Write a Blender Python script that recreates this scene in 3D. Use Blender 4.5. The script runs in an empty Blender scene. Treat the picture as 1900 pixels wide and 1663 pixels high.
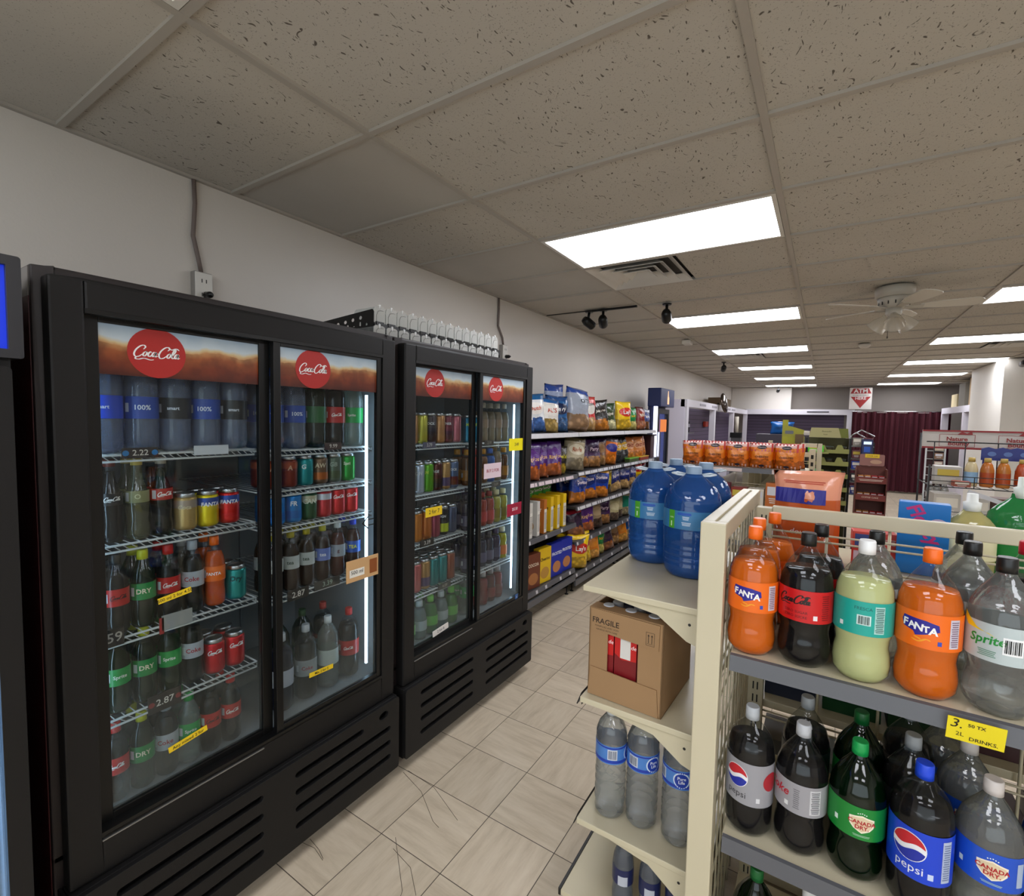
import bpy, bmesh, math, random
from math import sin, cos, pi, radians as R
from mathutils import Vector, Matrix
random.seed(7)
D = bpy.data
S = bpy.context.scene
COL = S.collection
# ------------------------------------------------------------ camera, world, exposure
FPX, YAW, PIT, ROL = 902.7564, .5709, -.0607, .0195
CAM = Vector((1.4399, -.6348, 1.652))
H = 2.664; WX = -.938; T = .6096
cam = D.cameras.new('camera'); co = D.objects.new('camera', cam); COL.objects.link(co)
cam.sensor_fit = 'HORIZONTAL'; cam.sensor_width = 36; cam.lens = FPX / 1900 * 36
cam.clip_start = .02; cam.clip_end = 60
fwd = Vector((-sin(YAW), cos(YAW), 0)); rt = Vector((cos(YAW), sin(YAW), 0)); up = Vector((0, 0, 1))
f2 = fwd * cos(PIT) + up * sin(PIT); u2 = up * cos(PIT) - fwd * sin(PIT)
r3 = rt * cos(ROL) + u2 * sin(ROL); u3 = u2 * cos(ROL) - rt * sin(ROL)
co.matrix_world = Matrix(((r3.x, u3.x, -f2.x, CAM.x), (r3.y, u3.y, -f2.y, CAM.y), (r3.z, u3.z, -f2.z, CAM.z), (0, 0, 0, 1)))
S.camera = co
w = D.worlds.new('world'); S.world = w; w.use_nodes = True
w.node_tree.nodes['Background'].inputs[0].default_value = (.8, .85, 1, 1)
w.node_tree.nodes['Background'].inputs[1].default_value = .3
S.view_settings.view_transform = 'Standard'; S.view_settings.look = 'None'
S.view_settings.exposure = .6; S.view_settings.gamma = 1; S.view_settings.use_curve_mapping = False
S.cycles.use_denoising = True
S.cycles.max_bounces = 10; S.cycles.transparent_max_bounces = 40; S.cycles.transmission_bounces = 8
S.cycles.caustics_reflective = False; S.cycles.caustics_refractive = False
S.cycles.sample_clamp_indirect = 6
fill_lamp = D.lights.new('added_fill_light', 'AREA'); fill_lamp.shape = 'RECTANGLE'; fill_lamp.size = 5.4; fill_lamp.size_y = 2.1; fill_lamp.energy = 80; fill_lamp.color = (1, .97, .93)  # fill lamp added outside the front window to brighten the near shop
so = D.objects.new('added_fill_light', fill_lamp); COL.objects.link(so); so.location = (2.3, -3.72, 1.4); so.rotation_euler = (pi/2, 0, 0)
PANEL = 8.3      # radiance of the ceiling light diffusers
LED = 7.0        # radiance of the cooler strips

# ------------------------------------------------------------ materials
def lin(c):
    if isinstance(c, str):
        c = [int(c[i:i+2], 16) / 255 for i in (0, 2, 4)]
        c = [x / 12.92 if x <= .04045 else ((x + .055) / 1.055) ** 2.4 for x in c]
    return (c[0], c[1], c[2], 1)
MC = {}
class NT:
    def __init__(s, name):
        s.m = D.materials.new(name); s.m.use_nodes = True; s.t = s.m.node_tree; s.t.nodes.clear()
        s.out = s.n('ShaderNodeOutputMaterial')
    def n(s, ty, **kw):
        x = s.t.nodes.new(ty)
        for k, v in kw.items():
            if k.startswith('i_'):
                k = k[2:]; x.inputs[int(k) if k.isdigit() else k.replace('_', ' ')].default_value = v
            else: setattr(x, k, v)
        return x
    def l(s, a, b): s.t.links.new(a, b)
    def math(s, op, a, b=0.0, c=None):
        x = s.n('ShaderNodeMath', operation=op)
        for i, v in enumerate((a, b) if c is None else (a, b, c)):
            if isinstance(v, (int, float)): x.inputs[i].default_value = v
            else: s.l(v, x.inputs[i])
        return x.outputs[0]
    def mix(s, f, a, b):
        x = s.n('ShaderNodeMix', data_type='RGBA')
        for i, v in ((0, f), (6, a), (7, b)):
            if isinstance(v, (int, float)): x.inputs[i].default_value = v
            elif isinstance(v, tuple): x.inputs[i].default_value = v
            else: s.l(v, x.inputs[i])
        return x.outputs[2]
    def noise(s, vec, sc, det=2, rough=.5):
        x = s.n('ShaderNodeTexNoise', i_Scale=sc, i_Detail=det, i_Roughness=rough)
        if vec is not None: s.l(vec, x.inputs['Vector'])
        return x.outputs[0]
    def step(s, v, lo, hi):
        x = s.n('ShaderNodeMapRange', i_1=lo, i_2=hi); s.l(v, x.inputs[0]); return x.outputs[0]
    def schlick(s, f0=.04, k=1.0):
        g = s.n('ShaderNodeNewGeometry'); d = s.n('ShaderNodeVectorMath', operation='DOT_PRODUCT'); s.l(g.outputs['Normal'], d.inputs[0]); s.l(g.outputs['Incoming'], d.inputs[1])
        p = s.math('POWER', s.math('SUBTRACT', 1, s.math('ABSOLUTE', d.outputs['Value'])), 5)
        return s.math('MULTIPLY', s.math('ADD', s.math('MULTIPLY', p, 1 - f0), f0), k)
    def ramp(s, v, stops, const=False):
        x = s.n('ShaderNodeValToRGB'); cr = x.color_ramp
        if const: cr.interpolation = 'CONSTANT'
        while len(cr.elements) < len(stops): cr.elements.new(.5)
        for e, (p, c) in zip(cr.elements, stops): e.position = p; e.color = lin(c)
        s.l(v, x.inputs[0]); return x.outputs[0]
    def pb(s, col, rough=.5, metal=0, spec=.5, bump=None, bs=.2, bd=.002, **kw):
        p = s.n('ShaderNodeBsdfPrincipled')
        if isinstance(col, tuple): p.inputs['Base Color'].default_value = col
        else: s.l(col, p.inputs['Base Color'])
        if isinstance(rough, (int, float)): p.inputs['Roughness'].default_value = rough
        else: s.l(rough, p.inputs['Roughness'])
        p.inputs['Metallic'].default_value = metal; p.inputs['Specular IOR Level'].default_value = spec
        for k, v in kw.items(): p.inputs[k.replace('_', ' ')].default_value = v
        if bump is not None:
            b = s.n('ShaderNodeBump', i_Strength=bs, i_Distance=bd); s.l(bump, b.inputs['Height']); s.l(b.outputs[0], p.inputs['Normal'])
        s.l(p.outputs[0], s.out.inputs[0]); return p
def M(col, rough=.5, metal=0, spec=.5, **kw):
    k = (str(col), rough, metal, spec, str(kw))
    if k not in MC:
        t = NT('paint_%d' % len(MC)); t.pb(lin(col), rough, metal, spec, **kw); MC[k] = t.m
    return MC[k]
def grain(col, rough=.6, sc=400, bs=.3, var=.08, metal=0, spec=.5):
    k = ('grain', str(col), rough, sc, bs, var, metal, spec)
    if k not in MC:
        t = NT('textured_%d' % len(MC)); tc = t.n('ShaderNodeTexCoord').outputs['Object']
        a = t.noise(tc, sc, 2); b = t.noise(tc, 3, 3)
        c = lin(col); hi = tuple(min(1, x * (1 + var)) for x in c[:3]) + (1,); lo = tuple(x * (1 - var) for x in c[:3]) + (1,)
        t.pb(t.mix(b, lo, hi), rough, metal, spec, bump=a, bs=bs, bd=.0006); MC[k] = t.m
    return MC[k]
def emit(col, st):
    k = ('emit', str(col), st)
    if k not in MC:
        t = NT('glow_%d' % len(MC)); e = t.n('ShaderNodeEmission', i_1=st); e.inputs[0].default_value = lin(col)
        t.l(e.outputs[0], t.out.inputs[0]); MC[k] = t.m
    return MC[k]
def film(col, op=.0, rough=.05, base=None, gl=1.0, key=''):
    """thin clear plastic: transparent + fresnel gloss (+ some diffuse)"""
    k = ('film', str(col), op, rough, str(base), gl, key)
    if k not in MC:
        t = NT('clear_plastic_%d' % len(MC))
        tr = t.n('ShaderNodeBsdfTransparent'); tr.inputs[0].default_value = lin(col)
        g = t.n('ShaderNodeBsdfGlossy', i_Roughness=rough)
        mx = t.n('ShaderNodeMixShader'); t.l(t.schlick(.035, gl), mx.inputs[0])
        d = t.n('ShaderNodeBsdfDiffuse'); d.inputs[0].default_value = lin(base or col)
        m2 = t.n('ShaderNodeMixShader', i_0=op)
        t.l(tr.outputs[0], m2.inputs[1]); t.l(d.outputs[0], m2.inputs[2])
        t.l(m2.outputs[0], mx.inputs[1]); t.l(g.outputs[0], mx.inputs[2]); t.l(mx.outputs[0], t.out.inputs[0])
        MC[k] = t.m
    return MC[k]
def water(col='dfe3e4', rf=.55, op=.12, base=None):
    """bottle full of clear liquid: part refracted, part straight through"""
    k = ('water', str(col), rf, op, str(base))
    if k not in MC:
        t = NT('clear_liquid_%d' % len(MC)); tc = t.n('ShaderNodeTexCoord').outputs['Object']
        tr = t.n('ShaderNodeBsdfTransparent'); tr.inputs[0].default_value = lin(col)
        rfr = t.n('ShaderNodeBsdfRefraction', i_IOR=1.33, i_Roughness=.02); rfr.inputs[0].default_value = lin(col)
        g = t.n('ShaderNodeBsdfGlossy', i_Roughness=.04);         d = t.n('ShaderNodeBsdfDiffuse'); d.inputs[0].default_value = lin(base or col)
        a = t.n('ShaderNodeMixShader', i_0=rf); t.l(tr.outputs[0], a.inputs[1]); t.l(rfr.outputs[0], a.inputs[2])
        b = t.n('ShaderNodeMixShader', i_0=op); t.l(a.outputs[0], b.inputs[1]); t.l(d.outputs[0], b.inputs[2])
        c = t.n('ShaderNodeMixShader'); t.l(t.schlick(.055), c.inputs[0]); t.l(b.outputs[0], c.inputs[1]); t.l(g.outputs[0], c.inputs[2])
        bm_ = t.n('ShaderNodeBump', i_Strength=.35, i_Distance=.002); t.l(t.noise(tc, 60, 2), bm_.inputs['Height'])
        for x in (g, rfr): t.l(bm_.outputs[0], x.inputs['Normal'])
        t.l(c.outputs[0], t.out.inputs[0]); MC[k] = t.m
    return MC[k]
def liquid(col, tr=.25):
    if tr == 0: return M(col, .15, 0, .2)
    return M(col, .12, 0, .5, Transmission_Weight=tr, IOR=1.2, Coat_Weight=.25, Coat_Roughness=.05)

WHITE = 'f2f0ea'
m_black = grain('151414', .5, 500, .35, .1, spec=.3)
m_black2 = M('0b0b0b', .35, spec=.4)
m_beige = grain('cac0a4', .3, 300, .12, .05)
m_beige_d = grain('b8ae92', .45, 300, .12, .05)
m_rail = grain('56565a', .4, 300, .1, .06)
m_wire = M('c9ccca', .35)
m_bwire = M('1a1a1a', .4)
m_chrome = M('b9b9b9', .25, 1)
m_alu = M('c4c6c8', .28, 1)
m_card = grain('9c7a55', .8, 200, .3, .08)
m_liner = M('8d9296', .5)
m_pet = film('eef1f2', .008, .05, 'c8c8c8', .75)

# ------------------------------------------------------------ mesh helpers
class MB:
    def __init__(s): s.v = []; s.f = []; s.sm = []
    def add(s, vs, fs, smooth=False):
        o = len(s.v); s.v += [tuple(p) for p in vs]; s.f += [tuple(i + o for i in f) for f in fs]; s.sm += [smooth] * len(fs); return s
    def box(s, x0, x1, y0, y1, z0, z1):
        return s.add([(x, y, z) for z in (z0, z1) for y in (y0, y1) for x in (x0, x1)],
                     [(0, 2, 3, 1), (4, 5, 7, 6), (0, 1, 5, 4), (2, 6, 7, 3), (0, 4, 6, 2), (1, 3, 7, 5)])
    def lathe(s, prof, n=24, c=(0, 0), cap=True, sx=1, sy=1):
        vs = [(c[0] + r * cos(2 * pi * i / n) * sx, c[1] + r * sin(2 * pi * i / n) * sy, z) for z, r in prof for i in range(n)]
        fs = [(j * n + i, j * n + (i + 1) % n, (j + 1) * n + (i + 1) % n, (j + 1) * n + i) for j in range(len(prof) - 1) for i in range(n)]
        s.add(vs, fs, True)
        if cap:
            m = len(prof) - 1
            if prof[0][1] > 1e-5: s.add(vs[:n], [tuple(range(n - 1, -1, -1))])
            if prof[m][1] > 1e-5: s.add(vs[m * n:], [tuple(range(n))])
        return s
    def tube(s, pts, r, n=6, closed=False):
        P = [Vector(p) for p in pts]; m = len(P); vs = []
        for i in range(m):
            a = P[(i - 1) % m] if closed or i > 0 else P[i]; b = P[(i + 1) % m] if closed or i < m - 1 else P[i]
            d = (b - a).normalized(); u = d.orthogonal() if abs(d.z) > .9 else d.cross(Vector((0, 0, 1)))
            if abs(d.z) > .9: u = Vector((1, 0, 0)) - d * d.x
            u.normalize(); v = d.cross(u)
            vs += [P[i] + (u * cos(2 * pi * k / n) + v * sin(2 * pi * k / n)) * r for k in range(n)]
        e = m if closed else m - 1
        fs = [(i * n + k, i * n + (k + 1) % n, ((i + 1) % m) * n + (k + 1) % n, ((i + 1) % m) * n + k) for i in range(e) for k in range(n)]
        if not closed: fs += [tuple(range(n - 1, -1, -1)), tuple(range((m - 1) * n, m * n))]
        return s.add(vs, fs, True)
    def prism(s, pts, ax, a, b):
        """polygon pts in the plane normal to axis ax, extruded a..b"""
        n = len(pts)
        def q(p, t): return (t, p[0], p[1]) if ax == 'x' else (p[0], t, p[1]) if ax == 'y' else (p[0], p[1], t)
        vs = [q(p, a) for p in pts] + [q(p, b) for p in pts]
        return s.add(vs, [tuple(range(n)), tuple(range(2 * n - 1, n - 1, -1))] + [(i, (i + 1) % n, n + (i + 1) % n, n + i) for i in range(n)])
    def flat(s, d, fn):
        return s.add([fn(x, y) for x, y in d[0]], d[1])
    def xf(s, mt): s.v = [tuple(mt @ Vector(p)) for p in s.v]; return s
    def mesh(s, name):
        me = D.meshes.new(name); me.from_pydata(s.v, [], s.f)
        for p, q in zip(me.polygons, s.sm): p.use_smooth = q
        b = bmesh.new(); b.from_mesh(me); bmesh.ops.remove_doubles(b, verts=b.verts, dist=1e-6); bmesh.ops.recalc_face_normals(b, faces=b.faces); b.to_mesh(me); b.free()
        return me
def obj(name, mb, mat, parent=None, bevel=0, loc=None, rz=0, label=None):
    me = mb.mesh(name) if isinstance(mb, MB) else mb
    o = D.objects.new(name, me); COL.objects.link(o)
    if not me.materials: me.materials.append(mat)
    if parent: o.parent = parent
    if loc: o.location = loc
    if rz: o.rotation_euler.z = rz
    if label: o['label'] = label
    if bevel:
        b = o.modifiers.new('bevel', 'BEVEL'); b.width = bevel; b.segments = 2; b.limit_method = 'ANGLE'; b.harden_normals = False
    return o
def tag(o, label, cat, group=None):
    o['label'] = label; o['category'] = cat
    if group: o['group'] = group
    return o
def thing(name, label, cat, loc=(0, 0, 0), rz=0, group=None):
    o = D.objects.new(name, None); COL.objects.link(o); o.location = loc; o.rotation_euler.z = rz
    o.empty_display_size = .05
    return tag(o, label, cat, group)
def struct(name, mb, mat, parent=None, **k):
    o = obj(name, mb, mat, parent, **k); o['kind'] = 'structure'; return o
KIDS = {}
def kids(o):
    if o.name not in KIDS: KIDS[o.name] = [c for c in D.objects if c.parent == o]
    return KIDS[o.name]
def dup(root, loc, rz, label=None, group=None):
    r = root.copy(); COL.objects.link(r); r.location = loc; r.rotation_euler.z = rz
    if label: r['label'] = label
    if group: r['group'] = group
    for ch in kids(root):
        c = ch.copy(); COL.objects.link(c); c.parent = r
        for g in kids(ch):
            d = g.copy(); COL.objects.link(d); d.parent = c
    return r
PROTO = {}
def put(key, make, loc, rz, label, group=None):
    if key not in PROTO:
        r = make(); r.location = loc; r.rotation_euler.z = rz; r['label'] = label
        if group: r['group'] = group
        PROTO[key] = r; kids(r)
        for c in kids(r): kids(c)
        return r
    return dup(PROTO[key], loc, rz, label, group)

# ------------------------------------------------------------ flat shapes (2D), wrapped on curved or flat surfaces
def text2(s, h, sh=0, off=0.0, sp=1.0, align='CENTER'):
    c = D.curves.new('t', 'FONT'); c.body = s; c.size = 1; c.shear = sh; c.offset = off; c.space_character = sp; c.resolution_u = 2
    c.align_x = align; c.align_y = 'CENTER'
    o = D.objects.new('t', c); COL.objects.link(o)
    dg = bpy.context.evaluated_depsgraph_get(); me = D.meshes.new_from_object(o.evaluated_get(dg))
    k = h / .7
    r = ([(v.co.x * k, v.co.y * k) for v in me.vertices], [tuple(p.vertices) for p in me.polygons])
    D.objects.remove(o); D.curves.remove(c); D.meshes.remove(me); return r
def plate2(outs, depth, name='plate'):
    """2D outlines (first outer, others holes) -> MB lying in XY, thick in Z (0..depth)"""
    c = D.curves.new('p', 'CURVE'); c.dimensions = '2D'; c.fill_mode = 'BOTH'; c.extrude = depth / 2
    for pts in outs:
        sp = c.splines.new('POLY'); sp.points.add(len(pts) - 1)
        for i, p in enumerate(pts): sp.points[i].co = (p[0], p[1], 0, 1)
        sp.use_cyclic_u = True
    o = D.objects.new('p', c); COL.objects.link(o)
    dg = bpy.context.evaluated_depsgraph_get(); me = D.meshes.new_from_object(o.evaluated_get(dg))
    mb = MB(); mb.add([(v.co.x, v.co.y, v.co.z + depth / 2) for v in me.vertices], [tuple(p.vertices) for p in me.polygons])
    D.objects.remove(o); D.curves.remove(c); D.meshes.remove(me); return mb
def rr(x0, x1, y0, y1, r=0, n=4):
    if r <= 0: return [(x0, y0), (x1, y0), (x1, y1), (x0, y1)]
    o = []
    for cx, cy, a in ((x1 - r, y0 + r, -90), (x1 - r, y1 - r, 0), (x0 + r, y1 - r, 90), (x0 + r, y0 + r, 180)):
        o += [(cx + r * cos(R(a + 90 * i / n)), cy + r * sin(R(a + 90 * i / n))) for i in range(n + 1)]
    return o
def circ(cx, cy, r, n=24, ry=None): return [(cx + r * cos(2 * pi * i / n), cy + (ry or r) * sin(2 * pi * i / n)) for i in range(n)]
def rect2(w, h, cx=0, cy=0): return ([(cx - w/2, cy - h/2), (cx + w/2, cy - h/2), (cx + w/2, cy + h/2), (cx - w/2, cy + h/2)], [(0, 1, 2, 3)])
def poly2(pts): return (list(pts), [tuple(range(len(pts)))])
def join2(*ds):
    v = []; f = []
    for d in ds:
        o = len(v); v += d[0]; f += [tuple(i + o for i in q) for q in d[1]]
    return (v, f)
def mv2(d, dx=0, dy=0, s=1, a=0, sx=None):
    sx = sx or s
    return ([((x * sx) * cos(a) - (y * s) * sin(a) + dx, (x * sx) * sin(a) + (y * s) * cos(a) + dy) for x, y in d[0]], d[1])
def stroke2(paths, wd):
    v = []; f = []
    for pts in paths:
        P = [Vector((p[0], p[1])) for p in pts]; Q = []
        for i in range(len(P) - 1):
            a, b, c, d = P[max(i-1, 0)], P[i], P[i+1], P[min(i+2, len(P)-1)]
            for k in range(5):
                t = k / 5; Q.append(.5 * ((2*b) + (c-a)*t + (2*a-5*b+4*c-d)*t*t + (3*b-a-3*c+d)*t**3))
        Q.append(P[-1]); o = len(v)
        for i, q in enumerate(Q):
            t = (Q[min(i+1, len(Q)-1)] - Q[max(i-1, 0)]); t = t.normalized() if t.length > 1e-9 else Vector((1, 0))
            n = Vector((-t.y, t.x)); u = i / (len(Q) - 1)
            ww = wd * (.35 + .65 * abs(n.x) + .15) * (.45 + .55 * min(1, 6 * u, 6 * (1 - u)))
            v += [tuple(q + n * ww / 2), tuple(q - n * ww / 2)]
        f += [(o + 2*i, o + 2*i + 1, o + 2*i + 3, o + 2*i + 2) for i in range(len(Q) - 1)]
    return (v, f)
COLA = [[(2.35,2.35),(2.7,2.9),(2.35,3.35),(1.6,3.1),(.8,2.1),(.55,1.0),(.95,.35),(1.7,.5),(2.3,1.1)],
        [(2.95,1.85),(2.55,1.4),(2.5,.8),(2.85,.65),(3.2,1.1),(3.2,1.65),(2.95,1.85),(3.5,1.6)],
        [(4.25,1.65),(3.95,1.85),(3.6,1.3),(3.65,.75),(4.0,.65),(4.4,1.05)],
        [(5.15,1.75),(4.75,1.8),(4.45,1.2),(4.6,.7),(4.95,.9),(5.3,1.8),(5.15,1.0),(5.3,.65),(5.7,.95)],
        [(5.55,1.45),(5.95,1.5)],
        [(7.75,2.5),(8.1,3.0),(7.8,3.45),(7.0,3.2),(6.2,2.2),(5.95,1.1),(6.35,.4),(7.1,.55),(7.7,1.15)],
        [(8.3,1.85),(7.9,1.4),(7.85,.8),(8.2,.65),(8.55,1.1),(8.55,1.65),(8.3,1.85),(8.85,1.6)],
        [(8.9,1.0),(9.5,2.3),(9.55,3.0),(9.25,2.9),(8.95,1.8),(8.95,.85),(9.25,.65),(9.5,.9)],
        [(10.3,1.75),(9.9,1.8),(9.6,1.2),(9.75,.7),(10.1,.9),(10.45,1.8),(10.3,1.0),(10.45,.65),(10.85,.95)],
        [(1.2,.35),(.95,-.15),(1.7,-.3),(2.8,.05),(4.2,-.25),(5.0,-.1)], [(7.6,3.45),(8.6,2.9),(9.6,3.3),(10.4,2.9)]]
def cola2(wid, wd=.34):
    k = wid / 10.8; d = stroke2([[((x - 5.6) + .18 * (y - 1.6), y - 1.6) for x, y in p] for p in COLA], wd)
    return mv2(d, s=k)
def globe2(r):
    def wave(t, k): return k * .12 * r + .16 * r * sin(pi * t * 1.0) - .0 * r
    N = 14; L = [(-1 + 2 * i / N) for i in range(N + 1)]
    def edge(off): return [(x * r * .97, off * r + .17 * r * sin(pi * x)) for x in L]
    A = [(r * cos(R(a)), r * sin(R(a))) for a in range(12, 169, 12)]
    B = [(r * cos(R(a)), r * sin(R(a))) for a in range(192, 349, 12)]
    return poly2(A + edge(.16)), poly2(B + edge(-.22)[::-1])
def bis(d, stp):
    bm = bmesh.new(); vs = [bm.verts.new((x, y, 0)) for x, y in d[0]]
    for f in d[1]:
        try: bm.faces.new([vs[i] for i in f])
        except ValueError: pass
    xs = [x for x, y in d[0]]; a = math.ceil(min(xs) / stp)
    while a * stp < max(xs):
        bmesh.ops.bisect_plane(bm, geom=bm.verts[:] + bm.edges[:] + bm.faces[:], plane_co=(a * stp, 0, 0), plane_no=(1, 0, 0)); a += 1
    bm.verts.index_update(); r = ([(v.co.x, v.co.y) for v in bm.verts], [tuple(v.index for v in f.verts) for f in bm.faces]); bm.free(); return r
def wrap(d, r, ang=0, z=0, stp=None):
    """2D shape onto a vertical cylinder about z whose front faces local -Y"""
    d = bis(d, stp or r * .22); mb = MB()
    mb.add([(r * sin(x / r + ang), -r * cos(x / r + ang), z + y) for x, y in d[0]], d[1]); return mb
def onX(d, x, y, z): mb = MB(); mb.flat(d, lambda a, b: (x, y + a, z + b)); return mb      # faces +x, reads along +y
def onY(d, x, y, z): mb = MB(); mb.flat(d, lambda a, b: (x + a, y, z + b)); return mb      # faces -y, reads along +x
def face(x, y): return math.atan2(CAM.y - y, CAM.x - x) + pi / 2

# ------------------------------------------------------------ the room
Y0, Y1, XR = -3.6, 15.3, 5.6
def m_floor():
    t = NT('floor_tile'); tc = t.n('ShaderNodeTexCoord').outputs['Object']; sx = t.n('ShaderNodeSeparateXYZ'); t.l(tc, sx.inputs[0])
    u = t.math('DIVIDE', t.math('SUBTRACT', sx.outputs[0], .0407), .3048); v = t.math('DIVIDE', t.math('SUBTRACT', sx.outputs[1], .6425), .3048)
    fu, fv = t.math('FLOOR', u), t.math('FLOOR', v)
    def edge(q):
        a = t.math('ABSOLUTE', t.math('SUBTRACT', t.math('FRACT', q), .5)); return t.math('GREATER_THAN', a, .4945)
    line = t.math('MAXIMUM', edge(u), edge(v))
    wn = t.n('ShaderNodeTexWhiteNoise', noise_dimensions='2D'); cb = t.n('ShaderNodeCombineXYZ'); t.l(fu, cb.inputs[0]); t.l(fv, cb.inputs[1]); t.l(cb.outputs[0], wn.inputs[0])
    par = t.math('MODULO', t.math('ABSOLUTE', t.math('ADD', fu, fv)), 2)
    m1 = t.n('ShaderNodeMapping', i_Scale=(3.5, 22, 1), i_Rotation=(0, 0, .3)); m2 = t.n('ShaderNodeMapping', i_Scale=(22, 3.5, 1), i_Rotation=(0, 0, .3)); t.l(tc, m1.inputs[0]); t.l(tc, m2.inputs[0])
    mn = t.n('ShaderNodeMix', data_type='FLOAT'); t.l(par, mn.inputs[0]); t.l(t.noise(m1.outputs[0], 1, 4, .65), mn.inputs[2]); t.l(t.noise(m2.outputs[0], 1, 4, .65), mn.inputs[3])
    c = t.ramp(mn.outputs[0], [(.3, 'b3a48e'), (.5, 'c4b59e'), (.7, 'cec0aa')])
    hv = t.n('ShaderNodeHueSaturation'); t.l(c, hv.inputs['Color']); t.l(t.math('ADD', t.math('MULTIPLY', wn.outputs[0], .12), .93), hv.inputs['Value'])
    c = t.mix(line, hv.outputs[0], lin('4d443a'))
    t.pb(c, .32, spec=.4, bump=line, bs=-.4, bd=.001); return t.m
def m_tile(kind):
    t = NT('ceiling_tile_' + kind); tc = t.n('ShaderNodeTexCoord').outputs['Object']
    big = t.noise(tc, 2.2, 3)
    base = t.mix(big, lin('b8b2a8'), lin('c8c2b8')) if kind != 'plain' else t.mix(big, lin('b0aba4'), lin('c2beb7'))
    pin = t.step(t.noise(tc, 230, 1), .66, .72)
    if kind == 'fissured':
        m1 = t.n('ShaderNodeMapping', i_Scale=(120, 30, 1), i_Rotation=(0, 0, .5))
        wv = t.n('ShaderNodeVectorMath', operation='ADD'); nn = t.n('ShaderNodeTexNoise', i_Scale=14, i_Detail=1); t.l(tc, nn.inputs['Vector'])
        sc = t.n('ShaderNodeVectorMath', operation='SCALE', i_3=.09); t.l(nn.outputs[1], sc.inputs[0]); t.l(tc, wv.inputs[0]); t.l(sc.outputs[0], wv.inputs[1]); t.l(wv.outputs[0], m1.inputs[0])
        vo = t.n('ShaderNodeTexVoronoi', i_Scale=.8, i_Randomness=1); t.l(m1.outputs[0], vo.inputs['Vector'])
        fis = t.step(vo.outputs['Distance'], .24, .16)
        k = t.math('GREATER_THAN', t.noise(tc, 60, 1), .47)
        h = t.math('MULTIPLY', fis, k); h = t.math('MAXIMUM', h, t.math('MULTIPLY', pin, .6))
    elif kind == 'pinhole': h = t.math('MULTIPLY', pin, .5)
    else: h = t.math('MULTIPLY', pin, .1)
    t.pb(t.mix(h, base, lin('665f57')), .9, spec=.15, bump=h, bs=-.5, bd=.002); return t.m
def m_wall():
    t = NT('painted_wall'); tc = t.n('ShaderNodeTexCoord').outputs['Object']
    c = t.mix(t.noise(tc, 1.2, 4), lin('cec8c0'), lin('d9d3cb'))
    t.pb(c, .42, spec=.45, bump=t.noise(tc, 90, 3), bs=.25, bd=.002); return t.m
mfl, mw = m_floor(), m_wall()
fl = struct('floor', MB().box(WX - .1, XR + .1, Y0 - .1, Y1 + .1, -.05, 0), mfl)
for i, pts in enumerate([[(.13,.62),(.24,.60),(.33,.535)], [(-.13,.93),(.02,.89),(.17,.80),(.21,.79)], [(-.12,.95),(.05,.94),(.25,.86)], [(-.2,.44),(-.12,.455),(-.05,.44)], [(-.17,.47),(-.1,.46),(-.055,.445)], [(.1,.66),(.28,.52),(.36,.36)]]):
    struct('floor_scratch', MB().tube([(a, b, .0006) for a, b in pts], .0008, 4), M('3a322a', .7), fl)
struct('wall_left', MB().box(WX - .1, WX, Y0, Y1, 0, H + .1), mw)
struct('wall_back', MB().box(WX - .1, XR + .1, Y1, Y1 + .1, 0, H + .1), grain('8a817a', .6, 90, .2, .05))
struct('wall_right', MB().box(XR, XR + .1, Y0, Y1, 0, H + .1), mw)
wf = struct('wall_front', MB().box(WX - .1, XR + .1, Y0 - .1, Y0, 0, .35).box(WX - .1, XR + .1, Y0 - .1, Y0, 2.45, H + .1).box(WX - .1, -.4, Y0 - .1, Y0, .35, 2.45).box(5.0, XR + .1, Y0 - .1, Y0, .35, 2.45), mw)
struct('unseen_window_1', MB().box(-.4, 5.0, Y0 - .06, Y0 - .05, .35, 2.45), film('dfe6ea', 0, .02))  # unseen window, made wide to let the added fill lamp in
struct('trim_1', MB().box(3.6, XR, 9.3, 11.2, 0, H), grain('e2ddd4', .6, 200, .1, .03))
# ceiling: tiles in a T-bar grid; left lines of the grid at x = 0, 1.219, 2.438 ...
MT = {k: m_tile(k) for k in ('fissured', 'pinhole', 'plain')}
xs = [WX, 0, 2*T, 4*T, 6*T, 8*T, XR]; NK0, NK1 = -6, 26
lights = {(1, k) for k in (3, 7, 11, 15, 19, 23)} | {(3, k) for k in (-5, -1, 3, 7, 11, 15, 19, 23)} | {(1, -1), (1, -5), (1, -3), (3, -3)}  # middle pair behind the camera is added to brighten the near shop
vents = {(1, 4), (1, 12), (3, 12)}
tiles = {k: MB() for k in MT}
for ci in range(len(xs) - 1):
    for k in range(NK0, NK1):
        if (ci, k) in lights: continue
        if (ci, k) in vents:
            if ci == 1: tiles['fissured'].box(xs[ci] + T, xs[ci + 1], k*T, (k+1)*T, H + .012, H + .03)
            else: tiles['fissured'].box(xs[ci], xs[ci] + T, k*T, (k+1)*T, H + .012, H + .03)
            continue
        kd = 'fissured'
        if ci == 0: kd = 'pinhole' if k < 0 else ('fissured' if k in (0, 2) else ('plain' if k in (1, 3, 4, 6, 7) else 'pinhole'))
        tiles[kd].box(xs[ci], xs[ci+1], k*T, (k+1)*T, H + .012, H + .03)
cl = struct('ceiling', MB().box(WX - .1, XR + .1, Y0 - .1, Y1 + .1, H + .12, H + .2), M('6a6560', .9))
for kd, mb in tiles.items(): struct('ceiling_tiles', mb, MT[kd], cl)
g = MB()
for x in xs[1:-1]: g.box(x - .012, x + .012, Y0, Y1, H, H + .014)
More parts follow.
